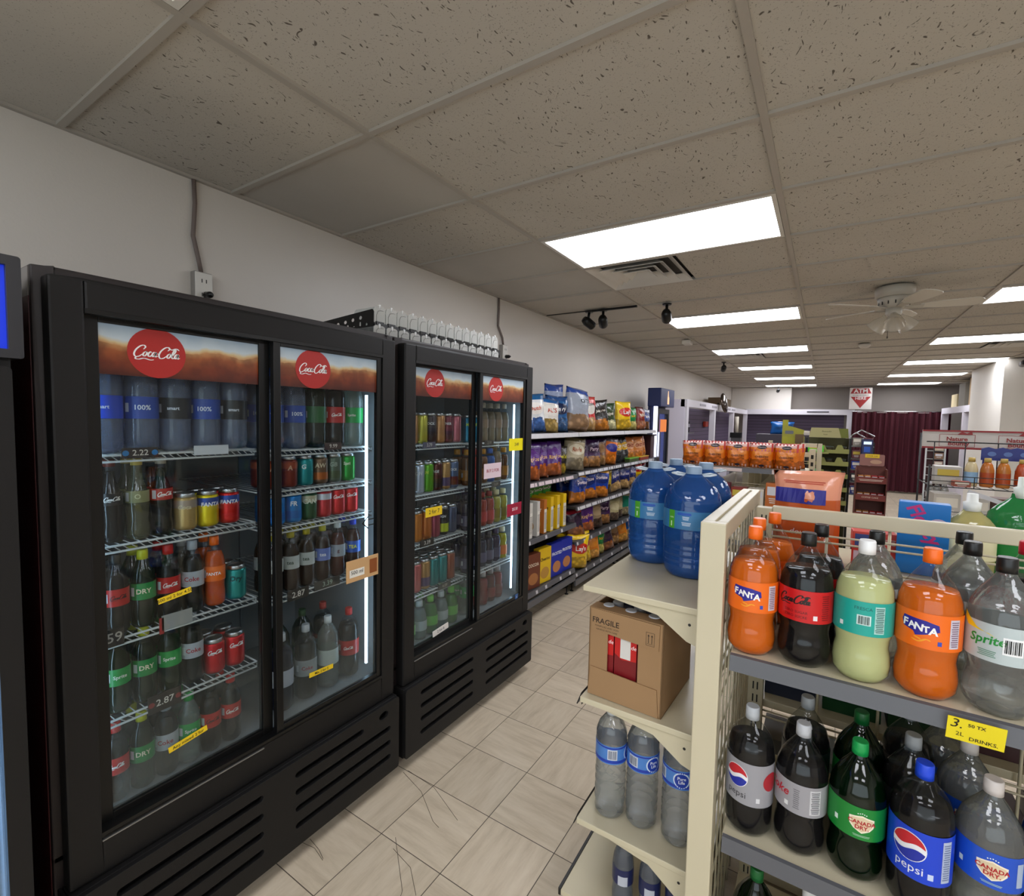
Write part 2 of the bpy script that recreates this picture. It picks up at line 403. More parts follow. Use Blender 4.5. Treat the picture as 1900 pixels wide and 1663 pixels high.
g.box(WX, WX + .02, Y0, Y1, H, H + .012).box(WX, XR, Y1 - .02, Y1, H, H + .012)
for k in range(NK0, NK1 + 1):
    for a, b in zip(xs[:-1], xs[1:]): g.box(a + .012, b - .012, k*T - .012, k*T + .012, H + .001, H + .0135)
struct('ceiling_grid', g, grain('aca59b', .5, 200, .1, .08), cl)
nth = ['first', 'second', 'third', 'fourth', 'fifth', 'sixth', 'seventh', 'eighth', 'ninth', 'tenth', 'eleventh', 'twelfth', 'thirteenth', 'fourteenth', 'fifteenth', 'sixteenth']
def m_prism():
    t = NT('prismatic_lens'); tc = t.n('ShaderNodeTexCoord').outputs['Object']; mp = t.n('ShaderNodeMapping', i_Rotation=(0, 0, .78)); t.l(tc, mp.inputs[0])
    ck = t.n('ShaderNodeTexChecker', i_Scale=90); t.l(mp.outputs[0], ck.inputs[0])
    e = t.n('ShaderNodeEmission', i_1=.62); t.l(t.mix(ck.outputs[1], lin('e4e9e4'), lin('fdfffb')), e.inputs[0]); t.l(e.outputs[0], t.out.inputs[0]); return t.m
m_lamp = emit('f6f8ff', PANEL); m_dim = m_prism(); m_frame = M('d6d2ca', .5)
for ci, k in sorted(lights):
    a, b = xs[ci] + .014, xs[ci+1] - .014; y0, y1 = k*T + .014, (k+1)*T - .014
    n = max(0, (k - 3) // 4)
    col = 'left row' if ci == 1 else 'right row'
    lb = 'switched-down prismatic ceiling light panel overhead at the top left corner' if k < 0 else 'bright ceiling light panel, %s from the camera in the %s' % (nth[n], col)
    if k < 0 and ci == 3 or k < -2: lb = 'bright ceiling light panel over the shop behind the camera, %s, %s row' % ('left' if ci == 1 else 'right', {-5: 'farthest', -3: 'middle', -1: 'nearest'}[k])
    t_ = thing('ceiling_light', lb, 'light', ((a+b)/2, (y0+y1)/2, H), 0, 'ceiling light panels')
    cx, cy = (a+b)/2, (y0+y1)/2; hx, hy = (b-a)/2, (y1-y0)/2
    obj('diffuser', MB().box(-hx + .02, hx - .02, -hy + .02, hy - .02, .004, .01), m_dim if (ci, k) == (1, -1) else m_lamp, t_)
    f = MB().box(-hx, hx, -hy, -hy + .02, 0, .012).box(-hx, hx, hy - .02, hy, 0, .012).box(-hx, -hx + .02, -hy + .02, hy - .02, 0, .012).box(hx - .02, hx, -hy + .02, hy - .02, 0, .012)
    obj('light_frame', f, m_frame, t_)
    obj('housing', MB().box(-hx, hx, -hy, hy, .012, .09), M('8a8680', .6), t_)
for i, (ci, k) in enumerate([(1, 4), (1, 12), (3, 12)]):
    x0 = xs[ci] + (0 if ci == 1 else T)
    t_ = thing('ceiling_vent', ['metal ceiling air vent beside the nearest lit light panel', 'metal ceiling air vent beyond the third light of left row', 'metal ceiling air vent beyond the third light of right row'][i], 'vent', (x0 + T/2, k*T + T/2, H), 0)
    h = T/2 - .014
    mv = grain('cfcbc4', .35, 100, .1, .1, .1)
    obj('vent_box', MB().box(-h, h, -h, h, .05, .06), M('4a4744', .8), t_)
    for q, r_ in enumerate((h, h - .075, h - .14, h - .2)):
        m_ = MB()
        ri = r_ - .058; z0, z1 = .0, .04
        for s4 in range(4):
            ca, sa = cos(s4 * pi/2), sin(s4 * pi/2)
            pts = [(-r_, -r_, z0), (r_, -r_, z0), (ri, -ri, z1), (-ri, -ri, z1)]
            m_.add([(x*ca - y*sa, x*sa + y*ca, z) for x, y, z in pts] + [(x*ca - y*sa, x*sa + y*ca, z + .004) for x, y, z in pts], [(0,1,2,3), (4,5,6,7), (0,1,5,4), (3,2,6,7)])
        obj('vent_louver', m_, mv, t_)
# conduits, outlets on the left wall
def conduit(y, y2, lab, lab2, zb, zo):
    tag(obj('power_cable', MB().tube([(WX + .012, y, H), (WX + .012, y + .003, H - .1), (WX + .014, y - .008, zb + .15), (WX + .014, y2 - .01, zb + .06), (WX + .016, y2, zb)], .009, 8), M('6f625c', .6)), lab, 'cable')
    t_ = thing('outlet', lab2, 'outlet', (WX, y2, zo))
    obj('outlet_box', MB().box(0, .035, -.038, .038, -.07, .07), M('8d8984', .6), t_, .004)
    p = obj('faceplate', MB().box(.035, .042, -.036, .036, -.066, .066), M('d9d6cf', .4), t_, .004)
    sl = MB()
    for z in (.03, -.03): sl.box(.042, .0425, -.011, -.007, z - .008, z + .008).box(.042, .0425, .007, .011, z - .008, z + .008)
    obj('slot', sl, M('222222'), p)
    pg = MB().lathe([(0, .017), (.03, .014), (.045, .006)], 14); pg.xf(Matrix.Translation((.043, .01, -.03)) @ Matrix.Rotation(pi/2, 4, 'Y'))
    tag(obj('plug', pg, m_black2, None, loc=(WX, y2, zo)), lab2.replace('white wall outlet', 'black plug in the outlet'), 'plug')
conduit(.442, .463, 'grey power cable running from ceiling to outlet above near cooler', 'white wall outlet above the near cooler', 2.272, 2.20)
conduit(2.80, 2.87, 'grey power cable running down wall beyond the far cooler', 'white wall outlet just beyond the far cooler', 2.28, 2.21)
# security cameras
def seccam(name, lab, x, y, ang, white=False, rail=None, n=1):
    mc = M('c9c7c2', .4) if white else m_black2
    t_ = thing('security_camera', lab, 'camera', (x, y, H), ang)
    obj('mount', MB().lathe([(-.012, .035), (0, .04)], 16).tube([(0, 0, -.01), (0, -.01, -.07)], .012, 8), mc, t_)
    b = MB().lathe([(-.075, .0), (-.075, .034), (-.06, .042), (.02, .042), (.05, .03), (.05, 0)], 18)
    b.xf(Matrix.Translation((0, -.015, -.1)) @ Matrix.Rotation(R(62), 4, 'X'))
    o = obj('camera_body', b, mc, t_)
    l_ = MB().lathe([(-.079, 0), (-.079, .024), (-.074, .026)], 16); l_.xf(Matrix.Translation((0, -.015, -.1)) @ Matrix.Rotation(R(62), 4, 'X'))
    obj('lens', l_, M('3d4046', .1), t_)
seccam('a', 'black security camera at left end of the black ceiling rail', -.47, 3.63, -.5)
seccam('b', 'black security camera at middle of the black ceiling rail', -.33, 3.63, .3)
seccam('c', 'lone black security camera before the second light panel', .24, 3.66, .2)
seccam('d', 'small black security camera beyond the third light panel', -.045, 8.2, .3)
seccam('e', 'small black security camera near the far back wall', .3, 14.6, .3)
tag(obj('cable_rail', MB().box(-.42, .0, 3.58, 3.60, H - .018, H).box(-.9, -.42, 3.585, 3.592, H - .008, H), m_black2), 'thin black cable rail along ceiling holding the camera pair', 'rail')
t_ = thing('smoke_detector', 'small white box fixed to ceiling left of the lights', 'detector', (-.06, 5.7, H)); obj('housing', MB().box(-.05, .05, -.08, .08, -.05, 0), M('d8d4cc', .5), t_, .01)
t_ = thing('smoke_detector', 'round white smoke detector on ceiling beyond the fan', 'detector', (1.8, 6.9, H)); obj('housing', MB().lathe([(-.045, .0), (-.045, .045), (-.02, .065), (0, .065)], 20), M('cfcac2', .5), t_)
for i, (yy, zz, n) in enumerate([(9.25, 2.58, 'upper'), (9.25, 2.47, 'lower')]):
    t_ = thing('security_camera', '%s white bullet camera on the right white column' % n, 'camera', (3.78 + .08*i, 9.3, zz))
    b = MB().lathe([(-.05, 0), (-.05, .042), (.05, .042), (.05, 0)], 16); b.xf(Matrix.Translation((0, -.075, 0)) @ Matrix.Rotation(R(80), 4, 'X'))
    obj('camera_body', b, M('cfcdca' if i else '6d6a68', .4), t_)
    b = MB().lathe([(.051, 0), (.051, .03), (.054, .0)], 16); b.xf(Matrix.Translation((0, -.075, 0)) @ Matrix.Rotation(R(80), 4, 'X')); obj('lens', b, m_black2, t_)
# ceiling fan
fan = thing('ceiling_fan', 'white five-blade ceiling fan with glass lamp shades', 'fan', (1.82, 3.93, H))
mwf = M('b8b2a6', .45)
obj('canopy', MB().lathe([(-.075, .10), (-.07, .118), (-.02, .122), (0, .12)], 28), mwf, fan)
hm = obj('motor_housing', MB().lathe([(-.15, .05), (-.135, .085), (-.1, .1), (-.078, .105), (-.075, .1)], 28), mwf, fan)
sl = MB()
for i in range(14):
    a = 2*pi*i/14; sl.box(-.0035, .0035, -.003, .001, -.012, .012)
    for q in range(8): sl.v[-8+q] = tuple(Matrix.Rotation(a, 3, 'Z') @ Vector((sl.v[-8+q][0], sl.v[-8+q][1] - .0945, sl.v[-8+q][2] - .117)))
obj('housing_slot', sl, m_black2, hm)
for i in range(5):
    b = MB(); a = R(2 + 72*i)
    n = 14; out = [(.15, -.03), (.25, -.055), (.44, -.065)] + [(.44 + .055*cos(R(q)), .065*sin(R(q))) for q in range(-75, 76, 25)] + [(.44, .065), (.25, .055), (.15, .03)]
    b.prism(out, 'z', 0, .006); b.xf(Matrix.Rotation(a, 4, 'Z') @ Matrix.Translation((0, 0, -.145)) @ Matrix.Rotation(R(-11), 4, 'X'))
    bl = obj('fan_blade', b, M('c9c3b6', .4), fan)
    b = MB().prism([(.06, -.012), (.17, -.03), (.17, .03), (.06, .012)], 'z', -.004, 0); b.xf(Matrix.Rotation(a, 4, 'Z') @ Matrix.Translation((0, 0, -.145)) @ Matrix.Rotation(R(-11), 4, 'X'))
    obj('blade_bracket', b, mwf, bl)
obj('light_kit', MB().lathe([(-.22, .0), (-.22, .03), (-.19, .05), (-.15, .05)], 20), mwf, fan)
for i in range(3):
    s_ = MB().lathe([(-.115, .066), (-.1, .062), (-.06, .05), (-.025, .03), (0, .02)], 20, cap=False)
    s_.xf(Matrix.Translation((.04*cos(R(30+120*i)), .04*sin(R(30+120*i)), -.2)) @ Matrix.Rotation(R(30+120*i), 4, 'Z') @ Matrix.Rotation(R(-42), 4, 'Y'))
    obj('glass_shade', s_, film('efe9df', .45, .15, 'd8d2c6'), fan)
obj('pull_chain', MB().tube([(-.03, -.02, -.2), (-.03, -.02, -.36)], .002, 5).lathe([(-.37, .004), (-.355, .005)], 8, c=(-.03, -.02)), M('4a4037', .5), fan)

# ------------------------------------------------------------ coolers
def toX(mb, x0): mb.v = [(x0 + c, a, b) for a, b, c in mb.v]; return mb      # plate in the y-z plane, thick along +x
def ring(x0, x1, y0, y1, z0, z1, a0, a1, b0, b1): return MB().box(x0, x1, y0, a0, z0, z1).box(x0, x1, a1, y1, z0, z1).box(x0, x1, a0, a1, z0, b0).box(x0, x1, a0, a1, b1, z1)
def toY(mb, y0): mb.v = [(a, y0 - c, b) for a, b, c in mb.v]; return mb
def m_banner():
    t = NT('soda_photo_print'); g_ = t.n('ShaderNodeTexCoord').outputs['Generated']; s = t.n('ShaderNodeSeparateXYZ'); t.l(g_, s.inputs[0])
    o_ = t.n('ShaderNodeTexCoord').outputs['Object']
    n1 = t.noise(o_, 14, 3); v = t.math('ADD', s.outputs[2], t.math('MULTIPLY', t.math('SUBTRACT', n1, .5), .28))
    v = t.math('ADD', v, t.math('MULTIPLY', s.outputs[1], -.02))
    c = t.ramp(v, [(0, '40160c'), (.25, '6c2c14'), (.48, '8a4a24'), (.6, 'a8794c'), (.66, 'b8a47c'), (.73, 'a9b4ba'), (1, '8496a6')])
    d = t.step(t.noise(o_, 22, 2), .35, .62); c = t.mix(t.math('MULTIPLY', d, t.math('LESS_THAN', v, .6)), c, t.mix(.5, c, lin('3a1208')))
    e = t.pb(c, .35); t.l(c, e.inputs['Emission Color']); e.inputs['Emission Strength'].default_value = .12; return t.m
def m_doorglass(z0):
    t = NT('fogged_door_glass'); tc = t.n('ShaderNodeTexCoord'); s = t.n('ShaderNodeSeparateXYZ'); t.l(tc.outputs['Object'], s.inputs[0])
    f = t.step(s.outputs[2], z0 + .42, z0 - .05); f = t.math('MULTIPLY', f, t.step(t.noise(tc.outputs['Object'], 7, 3), .1, .75)); f = t.math('ADD', t.math('MULTIPLY', f, .2), .004)
    tr = t.n('ShaderNodeBsdfTransparent'); tr.inputs[0].default_value = (.86, .89, .9, 1)
    d = t.n('ShaderNodeBsdfDiffuse'); d.inputs[0].default_value = lin('b8bfb8'); tl = t.n('ShaderNodeBsdfTranslucent'); tl.inputs[0].default_value = lin('b8bfb8')
    a = t.n('ShaderNodeMixShader', i_0=.5); t.l(d.outputs[0], a.inputs[1]); t.l(tl.outputs[0], a.inputs[2])
    b = t.n('ShaderNodeMixShader'); t.l(f, b.inputs[0]); t.l(tr.outputs[0], b.inputs[1]); t.l(a.outputs[0], b.inputs[2])
    g_ = t.n('ShaderNodeBsdfGlossy', i_Roughness=.02)
    c = t.n('ShaderNodeMixShader'); t.l(t.schlick(.03, .7), c.inputs[0]); t.l(b.outputs[0], c.inputs[1]); t.l(g_.outputs[0], c.inputs[2]); t.l(c.outputs[0], t.out.inputs[0]); return t.m
m_ban, m_dg = m_banner(), m_doorglass(.53)
m_led = emit('c4e6ff', LED)
m_red = M('ab2420', .4); m_wht = M('eeeeee', .5)
def price_tag(par, x, y, z, wy, h, base, txt=None, tcol='e8e8e8', dots=None, tilt=0, name='price_tag', th=None):
    p = obj(name, MB().box(x, x + .003, y - wy/2, y + wy/2, z - h/2, z + h/2), M(base, .4), par)
    if tilt:
        p.data.transform(Matrix.Translation((x, y, z)) @ Matrix.Rotation(R(tilt), 4, 'X') @ Matrix.Translation((-x, -y, -z)))
    ds = []
    if txt:
        q = onX(mv2(text2(txt, th or h * .55, off=.01), a=R(tilt)), x + .0035, y, z); obj('lettering', q, M(tcol, .5), p)
    if dots:
        for s_ in (-1, 1): obj('logo', onX(poly2(circ(s_ * wy * .4 * cos(R(tilt)), s_ * wy * .4 * sin(R(tilt)), min(h * .36, wy * .09))), x + .0036, y, z), M(dots, .4), p)
    return p
def cooler(y, lab, left_shelves, right_shelves):
    """y: near edge of the front frame; front plane x=-.15"""
    c = thing('display_cooler', lab, 'drink cooler', (0, 0, 0))
    e = y + 1.125
    b = MB().box(-.92, -.2, y - .018, y + .025, .46, 2.005).box(-.92, -.2, e - .005, e + .034, .46, 2.005).box(-.92, -.88, y + .025, e - .005, .46, 2.005)
    b.box(-.88, -.2, y + .025, e - .005, 1.93, 2.005).box(-.92, -.2, y - .018, e + .034, .06, .48)
    obj('cooler_body', b, grain('231c1c', .45, 300, .2, .1), c, .004)
    if y < 0:
        obj('side_panel', MB().box(-.91, -.215, y - .0195, y - .018, .08, 1.93), grain('4a1014', .4, 200, .1, .1), c)
        obj('side_trim', MB().box(-.91, -.215, y - .0195, y - .018, 1.93, 2.0), M('8c8884', .5), c)
    L = MB().box(-.88, -.876, y + .03, e - .01, .48, 1.93).box(-.876, -.21, y + .025, y + .03, .48, 1.93).box(-.876, -.21, e - .01, e - .005, .48, 1.93).box(-.876, -.21, y + .03, e - .01, 1.925, 1.93).box(-.876, -.21, y + .03, e - .01, .48, .5)
    for yy in (y + .3, y + .545, y + .84): L.box(-.876, -.866, yy - .012, yy + .012, .5, 1.92)
    obj('liner', L, m_liner, c)
    fr = ring(-.2, -.15, y, e + .004, .395, 1.98, y + .07, y + 1.058, .505, 1.905)
    obj('front_frame', fr, m_black, c, .006)
    obj('threshold_trim', MB().box(-.15, -.146, y + .07, y + .52, .488, .4915), M('9a9a9a', .3, .8), c)
    obj('track', MB().box(-.2, -.15, y + .07, y + 1.058, .497, .51), m_black2, c); obj('track', MB().box(-.2, -.15, y + .07, y + 1.058, 1.898, 1.91), m_black2, c)
    lg = (y + .107, y + .54); rg = (y + .6, y + 1.033)
    for k, (g0, g1, x0) in enumerate(((lg[0], lg[1], -.207), (rg[0], rg[1], -.178))):
        o0, o1 = (g0 - .032, g1 + .036) if k == 0 else (g0 - .026, g1 + .024)
        d = obj('sliding_door', ring(x0, x0 + .022, o0, o1, .508, 1.9, g0, g1, .53, 1.885), m_black2, c, .002)
        obj('door_glass', MB().box(x0 + .008, x0 + .012, g0, g1, .53, 1.885), m_dg, d)
        obj('header_panel', MB().box(x0 + .0125, x0 + .0155, g0, g1, 1.75, 1.885), m_ban, d)
        cy = g0 + (.137 if k == 0 else .133)
        obj('logo_disc', onX(poly2(circ(0, 0, .0735, 40, .0705)), x0 + .0162, cy, 1.819), m_red, d)
        lm = MB()
        for qi, pth in enumerate(COLA):
            lm.flat(mv2(stroke2([[((a - 5.6) + .18 * (b - 1.6), b - 1.6) for a, b in pth]], .34), s=.12 / 10.8), lambda a, b: (x0 + .0166 + qi * .00008, cy + a, 1.819 + b))
        obj('logo_lettering', lm, m_wht, d)
    for yy, z0, z1 in ((y + .085, .55, 1.74), (y + 1.04, .55, 1.74)):
        obj('led_strip', MB().box(-.236, -.228, yy - .0045, yy + .0045, z0, z1), m_led, c)
    # shelves
    for (a0, a1), zs in (((y + .06, y + .55), left_shelves), ((y + .575, y + 1.075), right_shelves)):
        for z in zs:
            s_ = MB()
            for zz, rr_ in ((z - .004, .0035), (z - .022, .0035)): s_.tube([(-.24, a0, zz), (-.24, a1, zz)], rr_, 6)
            s_.tube([(-.86, a0, z - .004), (-.86, a1, z - .004)], .003, 5)
            s_.tube([(-.24, a0, z - .004), (-.86, a0, z - .004)], .003, 5).tube([(-.24, a1, z - .004), (-.86, a1, z - .004)], .003, 5)
            n = 20
            for i in range(1, n): s_.tube([(-.24, a0 + (a1 - a0) * i / n, z - .0022), (-.86, a0 + (a1 - a0) * i / n, z - .0022)], .0018, 4)
            for i in range(0, 25): s_.tube([(-.24, a0 + (a1 - a0) * i / 24, z - .004), (-.24, a0 + (a1 - a0) * (i + (1 if i < 24 else 0)) / 24, z - .022)], .0012, 4)
            obj('wire_shelf', s_, m_wire, c)
    # grille with slots
    by0, by1 = y - .012, e + .008
    outs = [rr(by0, by1, .06, .39, .012)]
    m = (by0 + by1) / 2
    for i, z in enumerate((.335, .27, .205, .14)):
        outs.append(rr(by0 + .1, m - .06, z - .011, z + .011, .0109)[::-1]); outs.append(rr(m + (.06), by1 - (.05 if i else .2), z - .011, z + .011, .0109)[::-1])
    outs.append(circ(by1 - .09, .345, .026, 20, .016)[::-1])
    G = toX(plate2(outs, .016), -.136)
    gr = obj('grille', G, m_black, c, .002)
    obj('grille_recess', MB().box(-.18, -.155, by0 + .01, by1 - .01, .07, .385), m_black2, c)
    obj('grille_return', MB().box(-.9, -.136, by0, by0 + .008, .06, .39).box(-.9, -.136, by1 - .008, by1, .06, .39).box(-.2, -.136, by0 + .01, by1 - .01, .382, .39), m_black, c, .002)
    for yy in (y + .06, e - .06):
        for xx in (-.25, -.85): obj('caster', MB().lathe([(0, .022), (.05, .022), (.062, .012)], 12, c=(xx, yy)), m_black2, c)
    return c
ca = cooler(-.242, 'near black two-door drink cooler with big red round logos', (1.53, 1.272, 1.0, .765), (1.52, 1.37, 1.232, .97))
cb = cooler(.945, 'second black two-door drink cooler, with energy drinks, beyond the nearest', (1.512, 1.262, 1.015, .757), (1.506, 1.262, 1.0, .752))
price_tag(ca, -.236, -.031, 1.531, .09, .03, '2a201e', '2.22', 'd8d2c8', '2a7ab8')
price_tag(ca, -.236, .165, 1.531, .105, .03, 'c9cdd2')
price_tag(ca, -.236, -.11, 1.006, .055, .05, '2a2422', '.59', 'b8b2aa')
price_tag(ca, -.236, .055, 1.006, .085, .045, '9a9a96'); price_tag(ca, -.236, .012, .998, .012, .05, 'a02a2a')
price_tag(ca, -.236, .016, .762, .09, .055, '2a2220', '2.87', 'd8d2c8', '8a3030', th=.02)
price_tag(ca, -.236, .63, 1.526, .08, .028, '3a2624', '9.99', 'd8d2c8')
price_tag(ca, -.236, .47, .962, .09, .04, '26221f', '2.87', 'd8d2c8'); price_tag(ca, -.236, .6, .968, .12, .035, '3c3a36', '3.39', '9ab0a0')
st = price_tag(ca, -.153, .71, 1.017, .165, .09, 'c9a070', None, name='promo_sticker')
obj('lettering', onX(join2(mv2(text2('500 ml', .016), -.01, -.005), rect2(.001, .001)), -.1485, .69, 1.015), m_black2, st)
obj('picture', onX(rect2(.04, .06, .055, 0), -.149, .71, 1.017), M('8a4a1c'), st); obj('window', onX(rect2(.075, .032, -.03, -.01), -.1493, .71, 1.017), M('e8e4da'), st)
for yy, zz, wy, tl, tx, cc in ((.03, 1.099, .09, 8, '500 ml 2 for 4.50', ca), (.058, .633, .11, 8, 'Any mixed 2 for', ca), (.52, .657, .105, -3, 'Mix 2 for 5', ca)):
    price_tag(cc, -.187 if yy < .3 else -.165, yy, zz, wy, .017, 'e6c320', tx, '2a2010', tilt=tl, name='price_sticker', th=.0095)
price_tag(cb, -.162, 1.907, 1.492, .165, .075, 'e8d800', '3.49', '181818', name='promo_sticker', th=.02)
price_tag(cb, -.162, 1.655, 1.35, .17, .085, 'd9c4cc', 'BUY 2 FOR', 'a02030', name='promo_sticker', th=.018)
price_tag(cb, -.162, 1.9, 1.09, .17, .075, '9c1838', '2/5.50', 'f0e8e8', name='promo_sticker', th=.018)
price_tag(cb, -.187, 1.185, 1.18, .12, .045, 'e6c320', '2 for 7', '181818', name='price_sticker', th=.02)
price_tag(cb, -.187, 1.245, .552, .12, .03, 'd8d4ce', '2 for 6', '181818', tilt=5, name='price_sticker', th=.014)
price_tag(cb, -.158, 1.935, .524, .03, .03, '2a5a9a', 'e', 'bcd4f0', name='sticker')
price_tag(cb, -.236, 1.19, 1.014, .1, .035, '24201e', '3.39', 'd0ccc6'); price_tag(cb, -.236, 1.2, 1.51, .09, .03, '5a5868', '3.79', 'd0ccc6')
price_tag(cb, -.236, 1.72, 1.505, .09, .03, '3a3430', '2.19', 'b0a898'); price_tag(cb, -.236, 1.8, 1.25, .09, .03, '4a4640', '3.39', 'b0a898'); price_tag(cb, -.236, 1.33, .752, .1, .03, '3a3632', '4.09', 'b0a898')
# handle arrow on the right glass of the near cooler
obj('sliding_arrow', onX(join2(poly2([(-.035, 0), (0, .03), (0, .024), (-.026, 0)]), poly2([(-.035, 0), (-.026, 0), (0, -.024), (0, -.03)]), rect2(.03, .004, .015, .012), rect2(.03, .004, .015, -.012)), -.153, .742, 1.205), m_black2, ca)
# third cooler: only its right edge shows at the left border
c3 = thing('display_cooler', 'black cooler with blue lit header at left edge of photo', 'drink cooler', (0, 0, 0))
obj('cooler_body', MB().box(-.92, -.12, -.99, -.95, .05, 1.78).box(-.92, -.12, -.355, -.315, .05, 1.78).box(-.92, -.88, -.95, -.355, .05, 1.78).box(-.88, -.12, -.95, -.355, .05, .4).box(-.92, -.2, -.99, -.315, 1.78, 1.98), m_black, c3, .004)
obj('header_frame', toX(plate2([rr(-.99, -.297, 1.765, 1.992, .006), rr(-.97, -.322, 1.785, 1.97)[::-1]], .1), -.2), M('2a2a2e', .35), c3, .003)
obj('header_sign', MB().box(-.13, -.112, -.97, -.322, 1.785, 1.97), M('0a2fc0', .4, Emission_Color=lin('0626b8'), Emission_Strength=.45), c3)
obj('door', toX(plate2([rr(-.99, -.322, .3, 1.745, .01), rr(-.95, -.362, .4, 1.7)[::-1]], .04), -.12), m_black, c3, .004)
obj('door_glass', MB().box(-.1, -.095, -.95, -.362, .4, 1.7), m_dg, c3)
obj('led_strip', MB().box(-.15, -.14, -.385, -.375, .45, 1.65), emit('9cc8ff', 5), c3)
obj('liner', MB().box(-.879, -.875, -.95, -.355, .4, 1.78).box(-.875, -.13, -.36, -.355, .4, 1.78).box(-.875, -.13, -.95, -.36, .4, .405), m_liner, c3)
for z in (1.72, 1.68, .47): obj('hinge_bolt', MB().lathe([(0, .007), (.004, .007), (.006, .004)], 10).xf(Matrix.Translation((-.119, -.333 if z > 1 else -.33, z)) @ Matrix.Rotation(pi/2, 4, 'Y')), m_chrome, c3)
for z in (.7, 1.0, 1.3): obj('wire_shelf', MB().tube([(-.16, -.94, z), (-.16, -.37, z)], .004, 6).tube([(-.16, -.94, z - .02), (-.16, -.37, z - .02)], .004, 6), m_wire, c3)

# ------------------------------------------------------------ drinks
def bprof(kind):
    if kind == '2L': return .302, [(0, .028), (.004, .042), (.018, .0515), (.04, .0535), (.06, .0515), (.078, .0485), (.095, .0505), (.108, .054), (.18, .054), (.2, .052), (.22, .0455), (.24, .034), (.256, .023), (.268, .0155), (.276, .0135), (.284, .0135)], (.108, .18), .0158
    if kind == '2Ls': return .31, [(0, .028), (.004, .044), (.02, .053), (.07, .0535), (.1, .0535), (.195, .0535), (.215, .0525), (.24, .045), (.258, .032), (.272, .019), (.28, .0135), (.29, .0135)], (.085, .19), .0158
    if kind == '1L': return .30, [(0, .025), (.004, .036), (.015, .0425), (.06, .043), (.08, .0405), (.1, .043), (.2, .043), (.225, .040), (.25, .028), (.268, .0155), (.276, .0135), (.282, .0135)], (.1, .165), .0155
    if kind == '500': return .236, [(0, .018), (.003, .026), (.012, .0315), (.05, .032), (.07, .0295), (.085, .0315), (.145, .0318), (.165, .029), (.185, .022), (.205, .0145), (.212, .0125), (.218, .0125)], (.088, .138), .0145
    if kind == 'water': return .31, [(0, .022), (.004, .034), (.015, .0415), (.035, .0395), (.045, .0425), (.053, .0425), (.06, .0393), (.067, .0425), (.078, .0425), (.085, .0393), (.092, .0425), (.103, .0425), (.11, .0393), (.117, .0425), (.128, .0425), (.135, .0395), (.142, .042), (.15, .0395), (.16, .0425), (.215, .0425), (.24, .042), (.262, .034), (.28, .02), (.29, .0135), (.297, .0135)], (.165, .215), .0155
    if kind == 'glass': return .24, [(0, .024), (.003, .0285), (.03, .030), (.06, .026), (.1, .0295), (.125, .0295), (.15, .024), (.18, .015), (.215, .0125), (.232, .0132)], (.11, .145), .0145
    if kind == 'squat': return .2, [(0, .025), (.004, .036), (.02, .040), (.1, .040), (.13, .037), (.155, .028), (.172, .018), (.18, .0165)], (.05, .1), .0185
    if kind == 'sport': return .205, [(0, .022), (.004, .03), (.02, .034), (.08, .034), (.1, .0305), (.12, .034), (.15, .031), (.17, .022), (.178, .0175), (.186, .0175)], (.03, .09), .019
def band(z0, z1, r, e=.0006): return MB().lathe([(z0, r + e), (z1, r + e)], 36, cap=False)
def rat(prof, z):
    for (a, ra), (b, rb) in zip(prof, prof[1:]):
        if a <= z <= b: return ra + (rb - ra) * (z - a) / max(1e-9, b - a)
    return prof[-1][1]
def bottle(kind, liq, lab, cap, decals=(), fill=.73, clear=False, shell=None, ltop=None, name='soda_bottle', cat='bottle', lab2=None):
    def mk():
        hgt, pr, (l0, l1), cr = bprof(kind)
        q = {'2L': 1.04, '2Ls': 1.04, 'water': 1.12}.get(kind, 1); hgt *= q; l0 *= q; l1 *= q; cr *= q; pr = [(a*q, b*q) for a, b in pr]
        if ltop: l0, l1 = ltop
        t_ = thing(name, 'x', cat)
        zf = hgt * fill; n = 28
        lp = [(z + (.0015 if i == 0 else 0), max(r - .0012, .004)) for i, (z, r) in enumerate(pr) if z < zf] + [(zf, rat(pr, zf) - .0012), (zf + .0001, .001)]
        if clear:
            obj('bottle_body', MB().lathe(pr, n, cap=False), clear if not isinstance(clear, bool) else water(), t_)
        else:
            obj('bottle_body', MB().lathe(pr, n, cap=False), shell or m_pet, t_)
            obj('liquid', MB().lathe(lp, n), liq, t_)
        zc = pr[-1][0]
        cp = MB().lathe([(zc - .012, cr), (zc + .002, cr), (hgt - .003, cr * .97), (hgt, cr * .88)], 24)
        c = obj('cap', cp, M(cap, .35), t_)
        if lab:
            rl = max(rat(pr, l0), rat(pr, l1), rat(pr, (l0+l1)/2))
            L = obj('bottle_label', band(l0, l1, rl), M(lab, .35), t_)
            for d in decals:
                nm, sh, col, ang, dz = d[:5]
                obj(nm, wrap(sh, rl + .0009 + (d[5] if len(d) > 5 else 0), R(ang), (l0 + l1) / 2 + dz, stp=.006), col if isinstance(col, bpy.types.Material) else M(col, .4), L)
        return t_
    return mk
